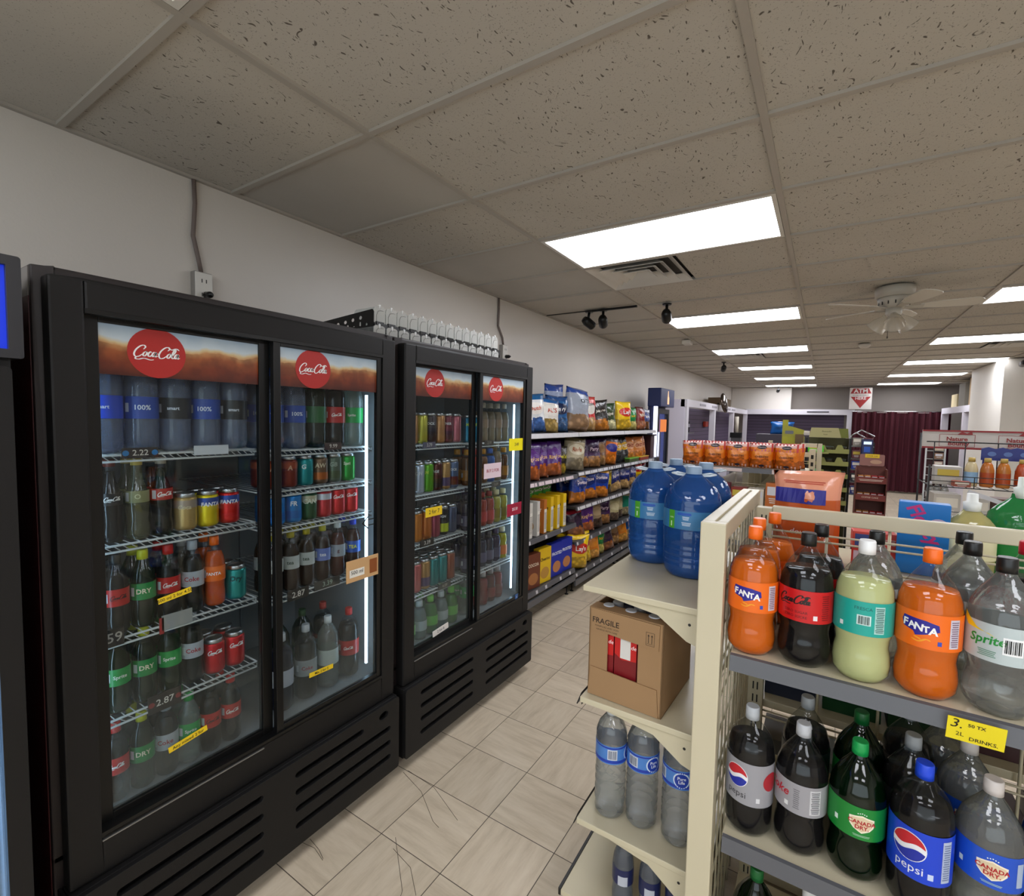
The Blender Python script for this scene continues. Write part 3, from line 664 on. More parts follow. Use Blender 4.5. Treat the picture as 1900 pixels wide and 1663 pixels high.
def can(col, decals=(), tall=False, top=None, low=None):
    def mk():
        h, r = (.16, .033) if tall else (.122, .033)
        t_ = thing('energy_drink_can' if tall else 'soda_can', 'x', 'can')
        k = h
        b = obj('can_body', MB().lathe([(.004, .026), (.012, .0325), (.02, r), (h - .02, r), (h - .012, r - .003)], 28), M(col, .28, .55), t_)
        obj('lid', MB().lathe([(0, .022), (.002, .025), (.0045, .026)], 24).lathe([(h - .0125, r - .0025), (h - .004, r - .0065), (h, r - .0065), (h - .0005, r - .0085), (h - .005, r - .0095)], 24), m_alu, t_)
        if top: obj('can_band', band(h * .62, h - .022, r), M(top, .3, .4), b)
        if low: obj('can_band', band(.022, h * .42, r), M(low, .3, .4), b)
        for nm, sh, c2, ang, z in decals: obj(nm, wrap(sh, r + .0012, R(ang), z, stp=.005), M(c2, .4) if isinstance(c2, str) else c2, b)
        return t_
    return mk
def barcode(w_, h_): return join2(*[rect2(w_ * k, h_, w_ * x) for x, k in ((-.45, .04), (-.36, .08), (-.25, .04), (-.15, .09), (-.02, .04), (.1, .07), (.2, .04), (.32, .09), (.44, .05))])
def lines(w_, h_, n=8): return join2(*[rect2(w_ * (.95 - .25 * ((i * 7) % 3) / 3), h_ / n * .45, 0, h_ * (.5 - (i + .5) / n)) for i in range(n)])
K0 = '17130f'
fz = [(-.034, .006), (-.03, .017), (.012, .014), (.034, .008), (.036, -.006), (.012, -.016), (-.006, -.022), (-.01, -.014), (-.03, -.008)]
fanta_t = mv2(join2(*[mv2(text2(ch, .0155 - .002*(i % 2), off=.035), -.026 + .0128 * i, .0015 - .0022 * i, a=R((-4, 5, -6, 4, -3)[i])) for i, ch in enumerate('FANTA')]))
def fanta_dec(a): return [('logo_patch', mv2(poly2(fz), s=.95), '27208c', a, .008), ('lettering', mv2(fanta_t, s=.95), 'f4f2f0', a, .008, .0006), ('swoosh', stroke2([[(-.012, -.018), (0, -.021), (.012, -.014), (.02, -.016)], [(-.008, -.012), (.004, -.016)]], .004), 'f0a020', a, -.003),
     ('nutrition_panel', rect2(.02, .06), 'cfc8d2', a + 62, 0), ('fine_print', lines(.017, .054, 12), '7a5a70', a + 62, 0, .0005), ('bottle_symbol', rect2(.007, .009), '3a48a8', a + 35, -.022)]
cola_m = cola2(.062, .5)
P2 = {}
P2['fanta'] = bottle('2L', liquid('f2700f', .12), 'ee6c14', 'f26a12', fanta_dec(-14))
P2['zero'] = bottle('2L', liquid('0a0606', .0), 'c41418', '161616', [('lettering', mv2(cola2(.075, .5), a=0), '1a0808', -25, .012), ('fine_print', join2(mv2(text2('ZERO SUGAR', .006), 0, .003), mv2(text2('ZERO SUCRE', .006), 0, -.008)), '3a0808', -20, -.018), ('bottle_symbol', rect2(.009, .011), 'e8e0e0', 22, -.024), ('nutrition_panel', lines(.02, .06, 12), '7c1010', 45, 0)])
P2['fresca'] = bottle('2L', liquid('dfe09c', .15), '1aa294', 'f0f0f0', [('lettering', text2('FRESCA', .007), '0c5c56', 0, .022), ('barcode_panel', rect2(.026, .022), 'cfe6e2', 2, -.003), ('barcode', barcode(.022, .018), '18302e', 2, -.003, .0005), ('nutrition_panel', rect2(.02, .06), 'a9d4cc', 32, 0), ('fine_print', lines(.018, .055, 14), '2c5a54', 32, 0, .0005), ('bottle_symbol', rect2(.008, .01), 'dff0ee', -42, -.02)])
P2['sprite0'] = bottle('2L', None, 'b9c4c4', '141414', [('stripe', poly2([(-.05, .034), (-.04, .022), (.0, .018), (.012, .012), (-.02, .024), (-.05, .05)]), 'f0d020', -18, -.0), ('lettering', mv2(text2('Sprite', .017, sh=.2, off=.025), a=R(4)), '1c8a34', -22, .004), ('barcode_panel', rect2(.03, .034), 'eeeeee', 18, .0), ('barcode', barcode(.026, .026), '181818', 18, 0, .0005), ('fine_print', lines(.03, .014, 4), '5a8a70', -20, -.022), ('nutrition_panel', lines(.016, .06, 12), '6a7474', 60, 0)], clear=water('ecefed', .6, .08))
P2['clearblack'] = bottle('2L', None, 'c3cbca', '141414', [('lettering', text2('Sprite', .015, sh=.2, off=.02), '1c8a34', -20, 0)], clear=water('ecefed', .6, .08))
P2['coladark'] = bottle('2L', liquid('0a0606', 0), 'c41418', '161616', [('lettering', cola_m, 'f0e8e8', 0, 0)])
P2['colared'] = bottle('2L', liquid('0a0606', 0), 'c41418', 'd01c30', [('lettering', cola_m, 'f0e8e8', 0, 0)])
def pepsi_dec(a, tc, s=1.0):
    A, B = globe2(.027 * s)
    return [('logo_disc', poly2(circ(0, 0, .0285 * s, 28)), 'e9e9ec', a, .014), ('logo_red', A, 'c0202c', a, .014, .0006), ('logo_blue', B, '1c2c9c', a, .014, .0006), ('lettering', mv2(text2('pepsi', .016 * s, off=.0), a=R(0)), tc, a + 2, -.031)]
P2['dietpepsi'] = bottle('2Ls', liquid('0b0708', 0), '98979c', 'b8bcc2', pepsi_dec(-32, '2a2a30') + [('logo_disc', poly2(circ(0, 0, .024, 24)), 'a8222c', 58, .01), ('bottle_symbol', rect2(.009, .012), 'd8d8da', 22, -.036)], fill=.74)
P2['pepsi'] = bottle('2Ls', liquid('0b0708', 0), '1440c8', '1c48d8', pepsi_dec(-18, 'e8eaf0', 1.1) + [('nutrition_panel', rect2(.02, .09), 'b8c4dc', 52, 0), ('fine_print', lines(.017, .08, 16), '6a78a0', 52, 0, .0005), ('bottle_symbol', rect2(.01, .013), 'c8d4f0', 22, -.036)], fill=.74)
P2['dietcoke'] = bottle('2L', liquid('0b0708', 0), '9a989c', 'c4c6cc', [('lettering', mv2(text2('Coke', .02, sh=.3, off=.02)), 'b02030', -58, .008), ('nutrition_panel', rect2(.026, .06), 'c9c8ca', 34, 0), ('fine_print', lines(.022, .054, 12), '5a5a5e', 34, 0, .0005), ('fine_print', lines(.014, .05, 10), '6c6a6e', -8, 0), ('bottle_symbol', rect2(.009, .011), 'e0e0e0', -30, -.02)])
def cd_dec(a, g='f0e6d0', tc='b01c24'):
    sh = [(-.022, .012), (-.01, .015), (0, .018), (.01, .015), (.022, .012), (.021, -.004), (.014, -.012), (0, -.019), (-.014, -.012), (-.021, -.004)]
    return [('shield', mv2(poly2(sh), s=1.12), g, a, 0), ('shield_border', mv2(poly2(sh), s=.95), 'dcc8a4', a, 0, .0004), ('lettering', join2(mv2(text2('CANADA', .0088, off=.03), 0, .003), mv2(text2('DRY.', .0088, off=.03), 0, -.008)), tc, a, 0, .0008), ('crown', join2(*[mv2(poly2(circ(0, 0, .0013, 8)), .004 * (i - 2), .023 + .0012 * (2 - abs(i - 2))) for i in range(5)]), 'e8f0e8', a, 0), ('bottle_symbol', rect2(.008, .012), 'd8e8dc', a - 52, -.01), ('fine_print', lines(.035, .005, 2), 'a8c8b0', a, -.028)]
P2['candry'] = bottle('2L', liquid('2c3a10', .3), '128030', '18a050', cd_dec(12), shell=film('3c8a50', .05, .05, '1c4a2a', 1.3))
P2['clubsoda'] = bottle('2L', None, '1c50c0', 'd8d0cc', cd_dec(8) + [('nutrition_panel', rect2(.014, .05), 'a8b8d0', 56, 0)], clear=water('d8dad4', .55, .12))
P2['greenbottle'] = bottle('2L', liquid('16401c', .3), '14702c', '10602c', cd_dec(0), shell=film('2c7a40', .05, .05, '14401f', 1.3))
P2['darkclear'] = bottle('2L', liquid('0c0808', 0), '20242c', 'a0a4a8', ())
FC = 'f4f0e6'
def P2L(key, x, y, z, label, a=0, kind='b2'):
    put('b2_' + key, P2[key], (x, y, z), face(x, y) + R(a), label)

# ------------------------------------------------------------ end cap and first gondola (right foreground)
PX0, PX1, PY0, PY1, PT = 1.187, 1.247, .645, 1.40, 1.402
gon = thing('gondola_shelving', 'cream metal gondola shelving with wire back, stocked with large soda bottles', 'shelving', (0, 0, 0))
obj('end_post', MB().box(PX0, PX1, PY0, PY0 + .03, 0, PT), m_beige, gon, .003)
obj('end_post', MB().box(PX0, PX1, PY1 - .03, PY1, 0, PT), m_beige, gon, .003)
obj('top_rail', MB().box(PX0, PX0 + .028, PY0 + .03, PY1 - .03, PT - .045, PT).box(PX1 - .024, PX1, PY0 + .03, PY1 - .03, PT - .045, PT).box(PX0 + .028, PX1 - .024, PY0 + .03, PY1 - .03, PT - .045, PT - .006), m_beige, gon, .002)
wg = MB()
yy = PY0 + .05
while yy < PY1 - .04: wg.tube([(PX1 - .012, yy, .12), (PX1 - .012, yy, PT - .045)], .0026, 6); yy += .062
zz = .15
while zz < PT - .06: wg.tube([(PX1 - .018, PY0 + .02, zz), (PX1 - .018, PY1 - .02, zz)], .0026, 6); zz += .105
obj('wire_panel', wg, m_beige, gon)
CYL = 1.105   # centre spine
for x in (1.29, 2.52):
    u = MB().box(x - .022, x + .022, CYL - .02, CYL + .02, 0, 1.385)
    obj('upright', u, m_beige_d, gon, .002)
    s_ = MB()
    for i in range(30): s_.box(x - .008, x - .004, CYL - .0206, CYL - .02, .12 + .042*i, .145 + .042*i).box(x + .004, x + .008, CYL - .0206, CYL - .02, .12 + .042*i, .145 + .042*i)
    obj('upright_slots', s_, M('1c1a17', .8), gon)
obj('spine_rail', MB().box(1.312, 2.498, CYL - .014, CYL + .014, 1.352, 1.392), m_beige, gon, .003)
wg = MB()
for z in (1.315, 1.295, 1.225, 1.205, 1.135, 1.115, .99, .97, .85, .83, .72, .70, .58, .56, .44, .42, .3, .28): wg.tube([(1.31, CYL, z), (2.5, CYL, z)], .0032, 6)
for i in range(8): wg.tube([(1.46 + .15*i, CYL + .004, .12), (1.46 + .15*i, CYL + .004, 1.35)], .004, 6)
obj('wire_back', wg, m_beige, gon)
for z, nm in ((1.08, 'shelf'), (.60, 'shelf'), (.16, 'base_deck')):
    f = .648 if z > 1 else (.66 if z > .3 else .60)
    s_ = obj(nm, MB().box(1.268, 2.5, f + .006, CYL - .022, z - .025, z), m_beige, gon, .002)
    pr = MB().prism([(f + .004, z + .004), (f - .006, z + .002), (f - .014, z - .034), (f - .004, z - .036), (f + .006, z - .002)], 'x', 1.27, 2.5)
    obj('price_rail', pr, m_rail, s_)
    if z < 1.2 and z > .3:
        for x in (1.272, 2.49): obj('bracket', MB().prism([(f + .08, z - .025), (CYL - .02, z - .025), (CYL - .02, z - .12), (CYL - .06, z - .12)], 'x', x, x + .003), m_beige_d, s_)
obj('shelf', MB().box(1.268, 2.5, CYL + .022, 1.56, 1.165, 1.19), m_beige, gon, .002)
obj('shelf', MB().box(1.268, 2.5, CYL + .022, 1.56, .72, .745), m_beige, gon, .002)
obj('base_deck', MB().box(1.268, 2.5, CYL + .022, 1.56, .13, .16).box(1.268, 2.5, 1.5, 1.55, 0, .13).box(1.268, 2.5, .64, .68, 0, .135), m_beige, gon, .002)
ptg = obj('price_card', MB().box(0, .085, -.002, 0, 0, .05), M('ead61c', .5), gon, loc=(1.672, .6315, 1.034)); ptg.rotation_euler = (R(12), 0, 0)
obj('lettering', MB().flat(join2(mv2(text2('3.', .02, sh=.2), .013, .037), mv2(text2('50 TX', .007, off=.02), .043, .039), mv2(text2('2L', .009), .02, .015), mv2(text2('DRINKS.', .008, off=.01), .055, .009)), lambda a, b: (a, -.0025, b)), M('18120a'), ptg)
# end cap shelves
ec = thing('end_cap_shelving', 'cream end cap shelves bracketed onto the end of the soda gondola', 'shelving', (0, 0, 0))
for z, nm in ((1.155, 'shelf'), (.806, 'shelf'), (.415, 'shelf'), (.15, 'base_deck')):
    x0 = .848 if z > .3 else .80
    s_ = obj(nm, MB().box(x0, 1.182, .70, 1.385, z - .018, z), m_beige, ec, .002)
    if nm == 'shelf':
        for yy in (.712, 1.368):
            obj('bracket', MB().prism([(x0 + .03, z - .018), (1.184, z - .018), (1.184, z - .11), (1.15, z - .1), (1.07, z - .045)], 'y', yy, yy + .003), m_beige, s_)
            obj('bracket_hole', MB().lathe([(0, .004), (.0005, .004)], 12).xf(Matrix.Translation((1.157, yy - .0003, z - .052)) @ Matrix.Rotation(pi/2, 4, 'X')), M('1a1815'), s_)
        if z < 1: obj('price_rail', MB().prism([(x0 - .003, z + .004), (x0 - .018, z - .036), (x0 - .015, z - .037), (x0, z - .002)], 'y', .715, 1.38).prism([(x0 - .0015, z + .003), (x0 - .0015, z - .034), (x0, z - .034), (x0, z)], 'y', .715, 1.38), M('1c1a1a', .4), s_)
    else:
        obj('price_rail', MB().box(x0 - .008, x0, .70, 1.385, z - .02, z + .003), M('1c1a1a', .4), s_)
        obj('base_plinth', MB().box(x0 + .02, x0 + .03, .72, 1.37, 0, z - .018).box(x0 + .03, 1.182, .72, .73, 0, z - .018).box(x0 + .03, 1.182, 1.36, 1.37, 0, z - .018), m_beige_d, ec)

# bottles of the gondola: upper shelf, lower shelf, floor deck
for key, x, y, lb in [('fanta', 1.306, .712, 'orange soda two-litre bottle at left front corner of upper gondola shelf'),
    ('zero', 1.420, .718, 'dark cola two-litre bottle with red label and black script, upper gondola shelf'),
    ('fresca', 1.533, .714, 'pale yellow soda two-litre bottle with teal label and white cap'),
    ('fanta', 1.646, .712, 'orange soda two-litre bottle right of the pale yellow one'),
    ('sprite0', 1.760, .712, 'clear lemon-lime two-litre bottle with white label, front of upper shelf'),
    ('fanta', 1.302, .836, 'orange soda two-litre bottle second in line behind the front corner one'),
    ('fanta', 1.330, .955, 'orange soda two-litre bottle third in line, next to the wire back'),
    ('coladark', 1.445, .85, 'dark cola two-litre bottle hidden behind the red labelled cola'),
    ('clearblack', 1.560, .845, 'clear soda bottle with black cap behind the pale yellow one'),
    ('clearblack', 1.743, .975, 'clear soda bottle with black cap beside the wire back, right'),
    ('clearblack', 1.735, .85, 'clear soda bottle with black cap, middle one of three in line'),
    ('colared', 1.845, .932, 'cola two-litre bottle with red cap at right photo edge'),
    ('coladark', 1.874, .79, 'dark cola two-litre bottle with black cap at right photo edge'),
    ('fanta', 1.66, .85, 'orange soda two-litre bottle behind the right front orange one'),
    ('clearblack', 1.69, 1.03, 'clear soda bottle furthest back on the upper gondola shelf')]:
    if key == 'fanta' and y == .85 or y == 1.03: continue
    P2L(key, x, y, 1.08, lb, random.uniform(-3, 3) if y > .75 else 0)
for key, x, y, lb in [('dietpepsi', 1.318, .735, 'cola two-litre bottle with grey label and round logo, lower gondola shelf'),
    ('dietcoke', 1.432, .742, 'diet cola two-litre bottle with silver label and white cap, lower shelf'),
    ('candry', 1.546, .74, 'green ginger ale two-litre bottle with green cap, lower gondola shelf'),
    ('pepsi', 1.659, .715, 'cola two-litre bottle with bright blue label and blue cap'),
    ('clubsoda', 1.776, .75, 'clear club soda two-litre bottle with blue label, front'),
    ('darkclear', 1.437, .885, 'dark soda bottle with grey cap behind the silver labelled one'),
    ('greenbottle', 1.556, .885, 'green soda bottle with dark cap behind the ginger ale'),
    ('darkclear', 1.655, .84, 'dark soda bottle behind the blue labelled cola'),
    ('clubsoda', 1.765, .895, 'clear club soda bottle second in line behind the front one'),
    ('clubsoda', 1.74, 1.01, 'clear club soda bottle third in line near wire back'),
    ('greenbottle', 1.892, .8, 'green soda bottle at right photo edge, lower gondola shelf'),
    ('darkclear', 1.665, .985, 'dark soda bottle next to the wire back, lower shelf')]:
    P2L(key, x, y, .60, lb)
for key, x, y, lb in [('greenbottle', 1.345, .76, 'green soda bottle on bottom deck, left, under lower shelf'), ('candry', 1.465, .77, 'ginger ale bottle on bottom deck of gondola, second from left'), ('clubsoda', 1.58, .77, 'club soda bottle on bottom deck of gondola')]:
    if key == 'candry': key = 'greenwhite'; P2[key] = bottle('2L', liquid('16401c', .3), '14702c', 'd8d8d8', cd_dec(0), shell=film('2c7a40', .05, .05, '14401f', 1.3))
    P2L(key, x, y, .16, lb)
# blue water jugs
def jug():
    t_ = thing('water_jug', 'x', 'water jug')
    pr = [(0, .05), (.004, .066), (.02, .074), (.045, .078), (.048, .0765), (.054, .078), (.066, .078), (.069, .076), (.073, .0785), (.085, .079), (.089, .0765), (.094, .079), (.1, .079), (.105, .0765), (.112, .0795), (.15, .08), (.153, .0785), (.158, .08), (.222, .08), (.226, .0785), (.232, .0795), (.25, .0785), (.268, .0755), (.285, .068), (.3, .0565), (.312, .043), (.321, .032), (.326, .0265), (.33, .024)]
    mm = water('8ab4e4', .35, .5, '245ca6'); pr = [(z, r * (1.11 if z < .24 else 1.11 - (z - .24) * 1.2)) for z, r in pr]
    b = obj('jug_body', MB().lathe(pr, 36, cap=False), mm, t_)
    obj('cap', MB().lathe([(.322, .024), (.33, .0245), (.35, .0245), (.353, .022)], 24), M('8aa0b8', .4), t_)
    hd = MB().lathe([(.318, .026), (.322, .027), (.324, .0245)], 24, cap=False)
    hd.tube([(-.022, -.002, .322), (-.05, -.006, .325), (-.066, -.006, .329), (-.05, .006, .331), (-.022, .006, .326)], .0035, 6).tube([(.022, -.002, .322), (.05, -.006, .325), (.066, -.006, .329), (.05, .006, .331), (.022, .006, .326)], .0035, 6)
    obj('handle', hd, M('d8e0e6', .4), t_)
    L = obj('jug_label', band(.16, .218, .089), M('3a78a8', .35), t_)
    obj('green_panel', wrap(rect2(.022, .058), .0899, R(-42), .189, .006), M('4a9c28'), L)
    obj('panel_print', wrap(join2(mv2(text2('100%', .005), 0, .006), rect2(.004, .016, 0, -.014)), .0904, R(-42), .189, .006), M('d8f0c8'), L)
    obj('brand_bar', wrap(poly2(rr(-.022, .022, -.004, .004, .004)), .0899, R(-15), .209, .006), M('1a52b0'), L)
    obj('lettering', wrap(join2(mv2(lines(.022, .012, 3), 0, 0), mv2(lines(.03, .012, 3), .002, -.018)), .0899, R(-12), .196, .006), M('d0e0ee'), L)
    obj('mountain_picture', wrap(poly2([(-.03, -.014), (-.01, -.008), (0, .004), (.006, .01), (.014, .006), (.024, .014), (.03, -.012)]), .0899, R(30), .182, .006), M('6a7884'), L)
    return t_
for x, y, lb in ((.935, 1.105, 'blue water jug at front left on the end cap shelf'), (1.088, 1.01, 'blue water jug at front right beside the cream post'), (.96, 1.295, 'blue water jug at back left on the end cap shelf'), (1.088, 1.20, 'blue water jug at back right on the end cap shelf')):
    put('jug', jug, (x, y, 1.155), face(x, y) + R(4 if x < 1 else 0), lb)
# carton box with cartons inside
bx = thing('cardboard_box', 'brown cardboard box marked FRAGILE on second end cap shelf', 'box', (.98, .87, .806), R(-3))
hx, hy, hz = .115, .142, .272
fb = toY(plate2([rr(-hx, hx, 0, hz), rr(-.054, .042, .08, .207)[::-1]], .004), -hy + .004)
fb.box(-hx, hx, hy - .004, hy, 0, hz).box(-hx, -hx + .004, -hy, hy, 0, hz).box(hx - .004, hx, -hy, hy, 0, hz).box(-hx, hx, -hy, hy, 0, .004)
obj('box_wall', fb, m_card, bx)
obj('box_flap', MB().prism([(-hx + .012, .207), (hx - .012, .196), (hx - .01, hz - .002), (-hx + .004, hz + .001)], 'y', -hy - .004, -hy - .0005), m_card, bx)
obj('box_flap', MB().prism([(-hx + .008, .09), (hx - .014, .082), (hx - .008, .002), (-hx + .002, .002)], 'y', -hy - .004, -hy - .0005), m_card, bx)
obj('box_flap', MB().box(-hx, hx, -hy, -hy + .05, hz - .001, hz + .002), m_card, bx)
ink = M('2a1c12', .8)
obj('lettering', onY(join2(mv2(text2('FRAGILE', .0165, off=.012), -.06, .238), mv2(text2('MANIPULEZ AVEC SOIN', .005), -.056, .222), mv2(text2('HANDLE WITH CARE', .005), -.056, .212)), 0, -hy - .0045, 0), ink, bx)
ar = join2(*[join2(poly2([(s_ - .003, .008), (s_, .014), (s_ + .003, .008)]), rect2(.0018, .02, s_, -.002)) for s_ in (-.005, .005)], rect2(.018, .001, 0, -.014), rect2(.001, .038, -.012, 0), rect2(.001, .038, .012, 0), rect2(.025, .001, 0, .019), rect2(.025, .001, 0, -.019))
obj('up_arrows', onY(mv2(ar, .078, .225), 0, -hy - .0045, 0), ink, bx)
def carton():
    t_ = thing('juice_carton', 'x', 'carton')
    obj('carton_body', MB().box(-.034, .034, -.034, .034, 0, .24), M('10204c', .4), t_, .002)
    obj('carton_print', MB().box(-.0344, .0344, -.0344, .0344, .02, .2), M('7a1018', .4), t_)
    obj('red_panel', MB().flat(poly2([(-.034, .13), (-.01, .115), (.034, .12), (.034, .2), (-.034, .2)]), lambda a, b: (a, -.0349, b)), M('c01818', .4), t_)
    obj('nutrition_panel', MB().box(-.016, .016, -.0352, -.035, .12, .2), M('d8d4ce'), t_)
    obj('lettering', MB().flat(mv2(text2('de', .012, sh=.2), .025, .16), lambda a, b: (a, -.0353, b)), M('f0e8e8'), t_)
    obj('fruit', MB().lathe([(-.0125, 0), (-.0125, .0125), (-.012, .0125)], 14).xf(Matrix.Translation((.02, -.0225, .09)) @ Matrix.Rotation(pi/2, 4, 'X')), M('b01c20', .3), t_)
    obj('cap', MB().lathe([(.24, .017), (.258, .017), (.26, .015)], 18), M('c4c8ce', .4), t_)
    return t_
k = 0
for j in range(3):
    for i in range(3):
        x, y = -.072 + .072*i, -.098 + .072*j
        q = Matrix.Rotation(R(-3), 4, 'Z') @ Vector((x, y, 0)); k += 1
        put('carton', carton, (.98 + q.x, .87 + q.y, .811 + (.012 if j == 0 else 0)), R(-3 + (8 if j == 0 else 0)) if j else R(-3), 'white-capped red juice carton packed in the FRAGILE box, %s row, %s' % (['front', 'middle', 'back'][j], ['left', 'middle', 'right'][i]), 'juice cartons in the box')
# bottled water on the third shelf and base
def pl_dec(a): return [('label_edge', rect2(.25, .004), '1c2c9c', 0, .0225), ('label_edge', rect2(.25, .009), '1c3ca8', 0, -.02), ('nutrition_panel', rect2(.03, .032), 'd0d4de', a - 75, .002), ('fine_print', barcode(.026, .026), '50586c', a - 75, .002, .0004), ('halo', poly2(circ(0, 0, .0235, 24)), 'd4e4f4', a, 0), ('logo_disc', poly2(circ(0, 0, .02, 24)), '1238a0', a, 0, .0005), ('lettering', join2(mv2(text2('Pure', .009, off=.01), 0, .006), mv2(text2('Life', .009, off=.01), 0, -.005)), 'f0f4fa', a, 0, .001)]
for i, (x, y, a, lb) in enumerate([(.922, .785, 80, 'clear water bottle at left of three, barcode showing, third end cap shelf'), (1.018, .802, 40, 'clear water bottle in middle of three on third end cap shelf'), (1.128, .80, 8, 'clear water bottle nearest the post with round blue logo facing out')]):
    put('pl%d' % i, bottle('water', None, '4a80c8', 'e0e4ea', pl_dec(a), clear=water('e6eaec', .6, .1), name='water_bottle'), (x, y, .415), face(x, y), lb)
for i, (x, y, lb) in enumerate([(.98, .765, 'tall'), (1.062, .77, 'middle'), (1.14, .775, 'right')]):
    put('low', bottle('500', None, '1c2450', 'c8ccd4', [('white_panel', rect2(.03, .03), 'b8bcc8', 0, -.01)], clear=water('b8c0cc', .5, .15), name='water_bottle'), (x, y, .15), face(x, y), 'dark blue labelled water bottle on end cap base, %s of three' % ['left', 'middle', 'right'][i])

# ------------------------------------------------------------ goods on the rear side of the gondola
def pouchmesh(w_, h_, t1, n=12, seed=0, crimp=.03, slump=0.0):
    rnd = random.Random(seed); ph = [rnd.uniform(0, 6.3) for _ in range(6)]
    def yf(u, v):
        e = max(0, 1 - abs(2*u - 1) ** 3.2) ** .8 * max(0, 1 - abs(2*v - 1) ** 4) ** .8
        return t1/2 * e * (1 + .16 * sin(7*u + 3*v + ph[0]) + .13 * sin(11*v - 4*u + ph[1]) + .09 * sin(17*u + 13*v + ph[2]))
    def xf(u, v): return (u - .5) * w_ * (1 - .09 * sin(pi * v) + .02 * sin(9*v + ph[3]))
    def zf(u, v): return v * h_ * (1 - .0 * u) + .01 * h_ * sin(5*u + ph[4]) * v
    mb = MB(); N = n; Q = n + 4
    for s_ in (-1, 1):
        mb.add([(xf(i/N, j/Q), s_ * yf(i/N, j/Q) + slump * (j/Q)**2, zf(i/N, j/Q)) for j in range(Q + 1) for i in range(N + 1)],
               [(j*(N+1)+i, j*(N+1)+i+1, (j+1)*(N+1)+i+1, (j+1)*(N+1)+i) for j in range(Q) for i in range(N)], True)
    def dec(d, cx, cy, lift=.0012):
        d = bis(d, w_ * .06); m = MB()
        def q(a, b):
            u = min(.98, max(.02, (cx + a) / w_ + .5)); v = min(.98, max(.02, (cy + b) / h_)); return (cx + a, -yf(u, v) - lift * (1 + 3 * abs(u - .5)) + slump * v * v, cy + b)
        m.add([q(a, b) for a, b in d[0]], d[1]); return m
    return mb, dec
BM = {}
def bagmat(base, logo, chips, top=None, rough=.22):
    k = (base, logo, chips, top)
    if k in BM: return BM[k]
    t = NT('printed_foil_%d' % len(BM)); g_ = t.n('ShaderNodeTexCoord').outputs['Generated']; s = t.n('ShaderNodeSeparateXYZ'); t.l(g_, s.inputs[0]); x, z = s.outputs[0], s.outputs[2]
    mp = t.n('ShaderNodeMapping', i_Scale=(1, .2, 1.4)); t.l(g_, mp.inputs[0])
    nz = t.noise(mp.outputs[0], 4, 3)
    vo = t.n('ShaderNodeTexVoronoi', i_Scale=5.5); t.l(mp.outputs[0], vo.inputs['Vector'])
    c = lin(base)
    cc = t.mix(t.step(vo.outputs['Distance'], .15, .5), lin(chips), tuple(q * .5 for q in lin(chips)[:3]) + (1,))
    m = t.math('LESS_THAN', t.math('ADD', z, t.math('MULTIPLY', t.math('SUBTRACT', nz, .5), .35)), .36)
    c = t.mix(m, c, cc)
    if top: c = t.mix(t.math('GREATER_THAN', z, .84), c, lin(top))
    ex = t.math('POWER', t.math('DIVIDE', t.math('SUBTRACT', x, .5), .36), 2); ez = t.math('POWER', t.math('DIVIDE', t.math('SUBTRACT', z, .62), .16), 2)
    c = t.mix(t.math('LESS_THAN', t.math('ADD', t.math('ADD', ex, ez), t.math('MULTIPLY', nz, .4)), 1.15), c, lin(logo))
    t.pb(c, rough, .0, .6, bump=t.noise(mp.outputs[0], 9, 3), bs=.5, bd=.01); BM[k] = t.m; return t.m
def bag(key, w_, h_, th, base, logo, chips, top=None, txt=None, tcol='f4f0e8', tz=.62, ths=.14, seed=0, name='chip_bag', slump=.0, extra=None):
    def mk():
        t_ = thing(name, 'x', 'bag'); mb, dec = pouchmesh(w_, h_, th, seed=seed, slump=slump)
        b = obj('bag_body', mb, bagmat(base, logo, chips, top), t_)
        if txt: obj('lettering', dec(mv2(text2(txt, h_ * ths, off=.02), a=R(4)), 0, h_ * tz), M(tcol, .4), b)
        if extra: extra(t_, dec)
        return t_
    return mk
po, dc = None, None
def pouch():
    t_ = thing('detergent_pouch', 'x', 'pouch'); mb, dec = pouchmesh(.212, .30, .07, seed=3)
    t2 = NT('printed_pouch'); g_ = t2.n('ShaderNodeTexCoord').outputs['Generated']; s = t2.n('ShaderNodeSeparateXYZ'); t2.l(g_, s.inputs[0])
    c = t2.ramp(s.outputs[2], [(0, 'c2501c'), (.5, 'cc5c24'), (.68, 'f0a080'), (1, 'f2a88c')], True)
    t2.pb(c, .2, spec=.6, bump=t2.noise(g_, 5, 2), bs=.3, bd=.01)
    b = obj('pouch_body', mb, t2.m, t_)
    obj('blue_panel', dec(rect2(.15, .05), -.02, .215), M('2a2a90'), b); obj('lettering', dec(lines(.13, .012, 2), -.01, .262, .002), M('c03c28'), b)
    obj('lettering', dec(text2('dove', .02, sh=.2), -.02, .09, .003), M('f0d8e0'), b)
    return t_
pz = pouch(); pz.location = (1.398, 1.335, 1.19); pz['label'] = 'salmon orange laundry pouch with blue band behind the wire back'
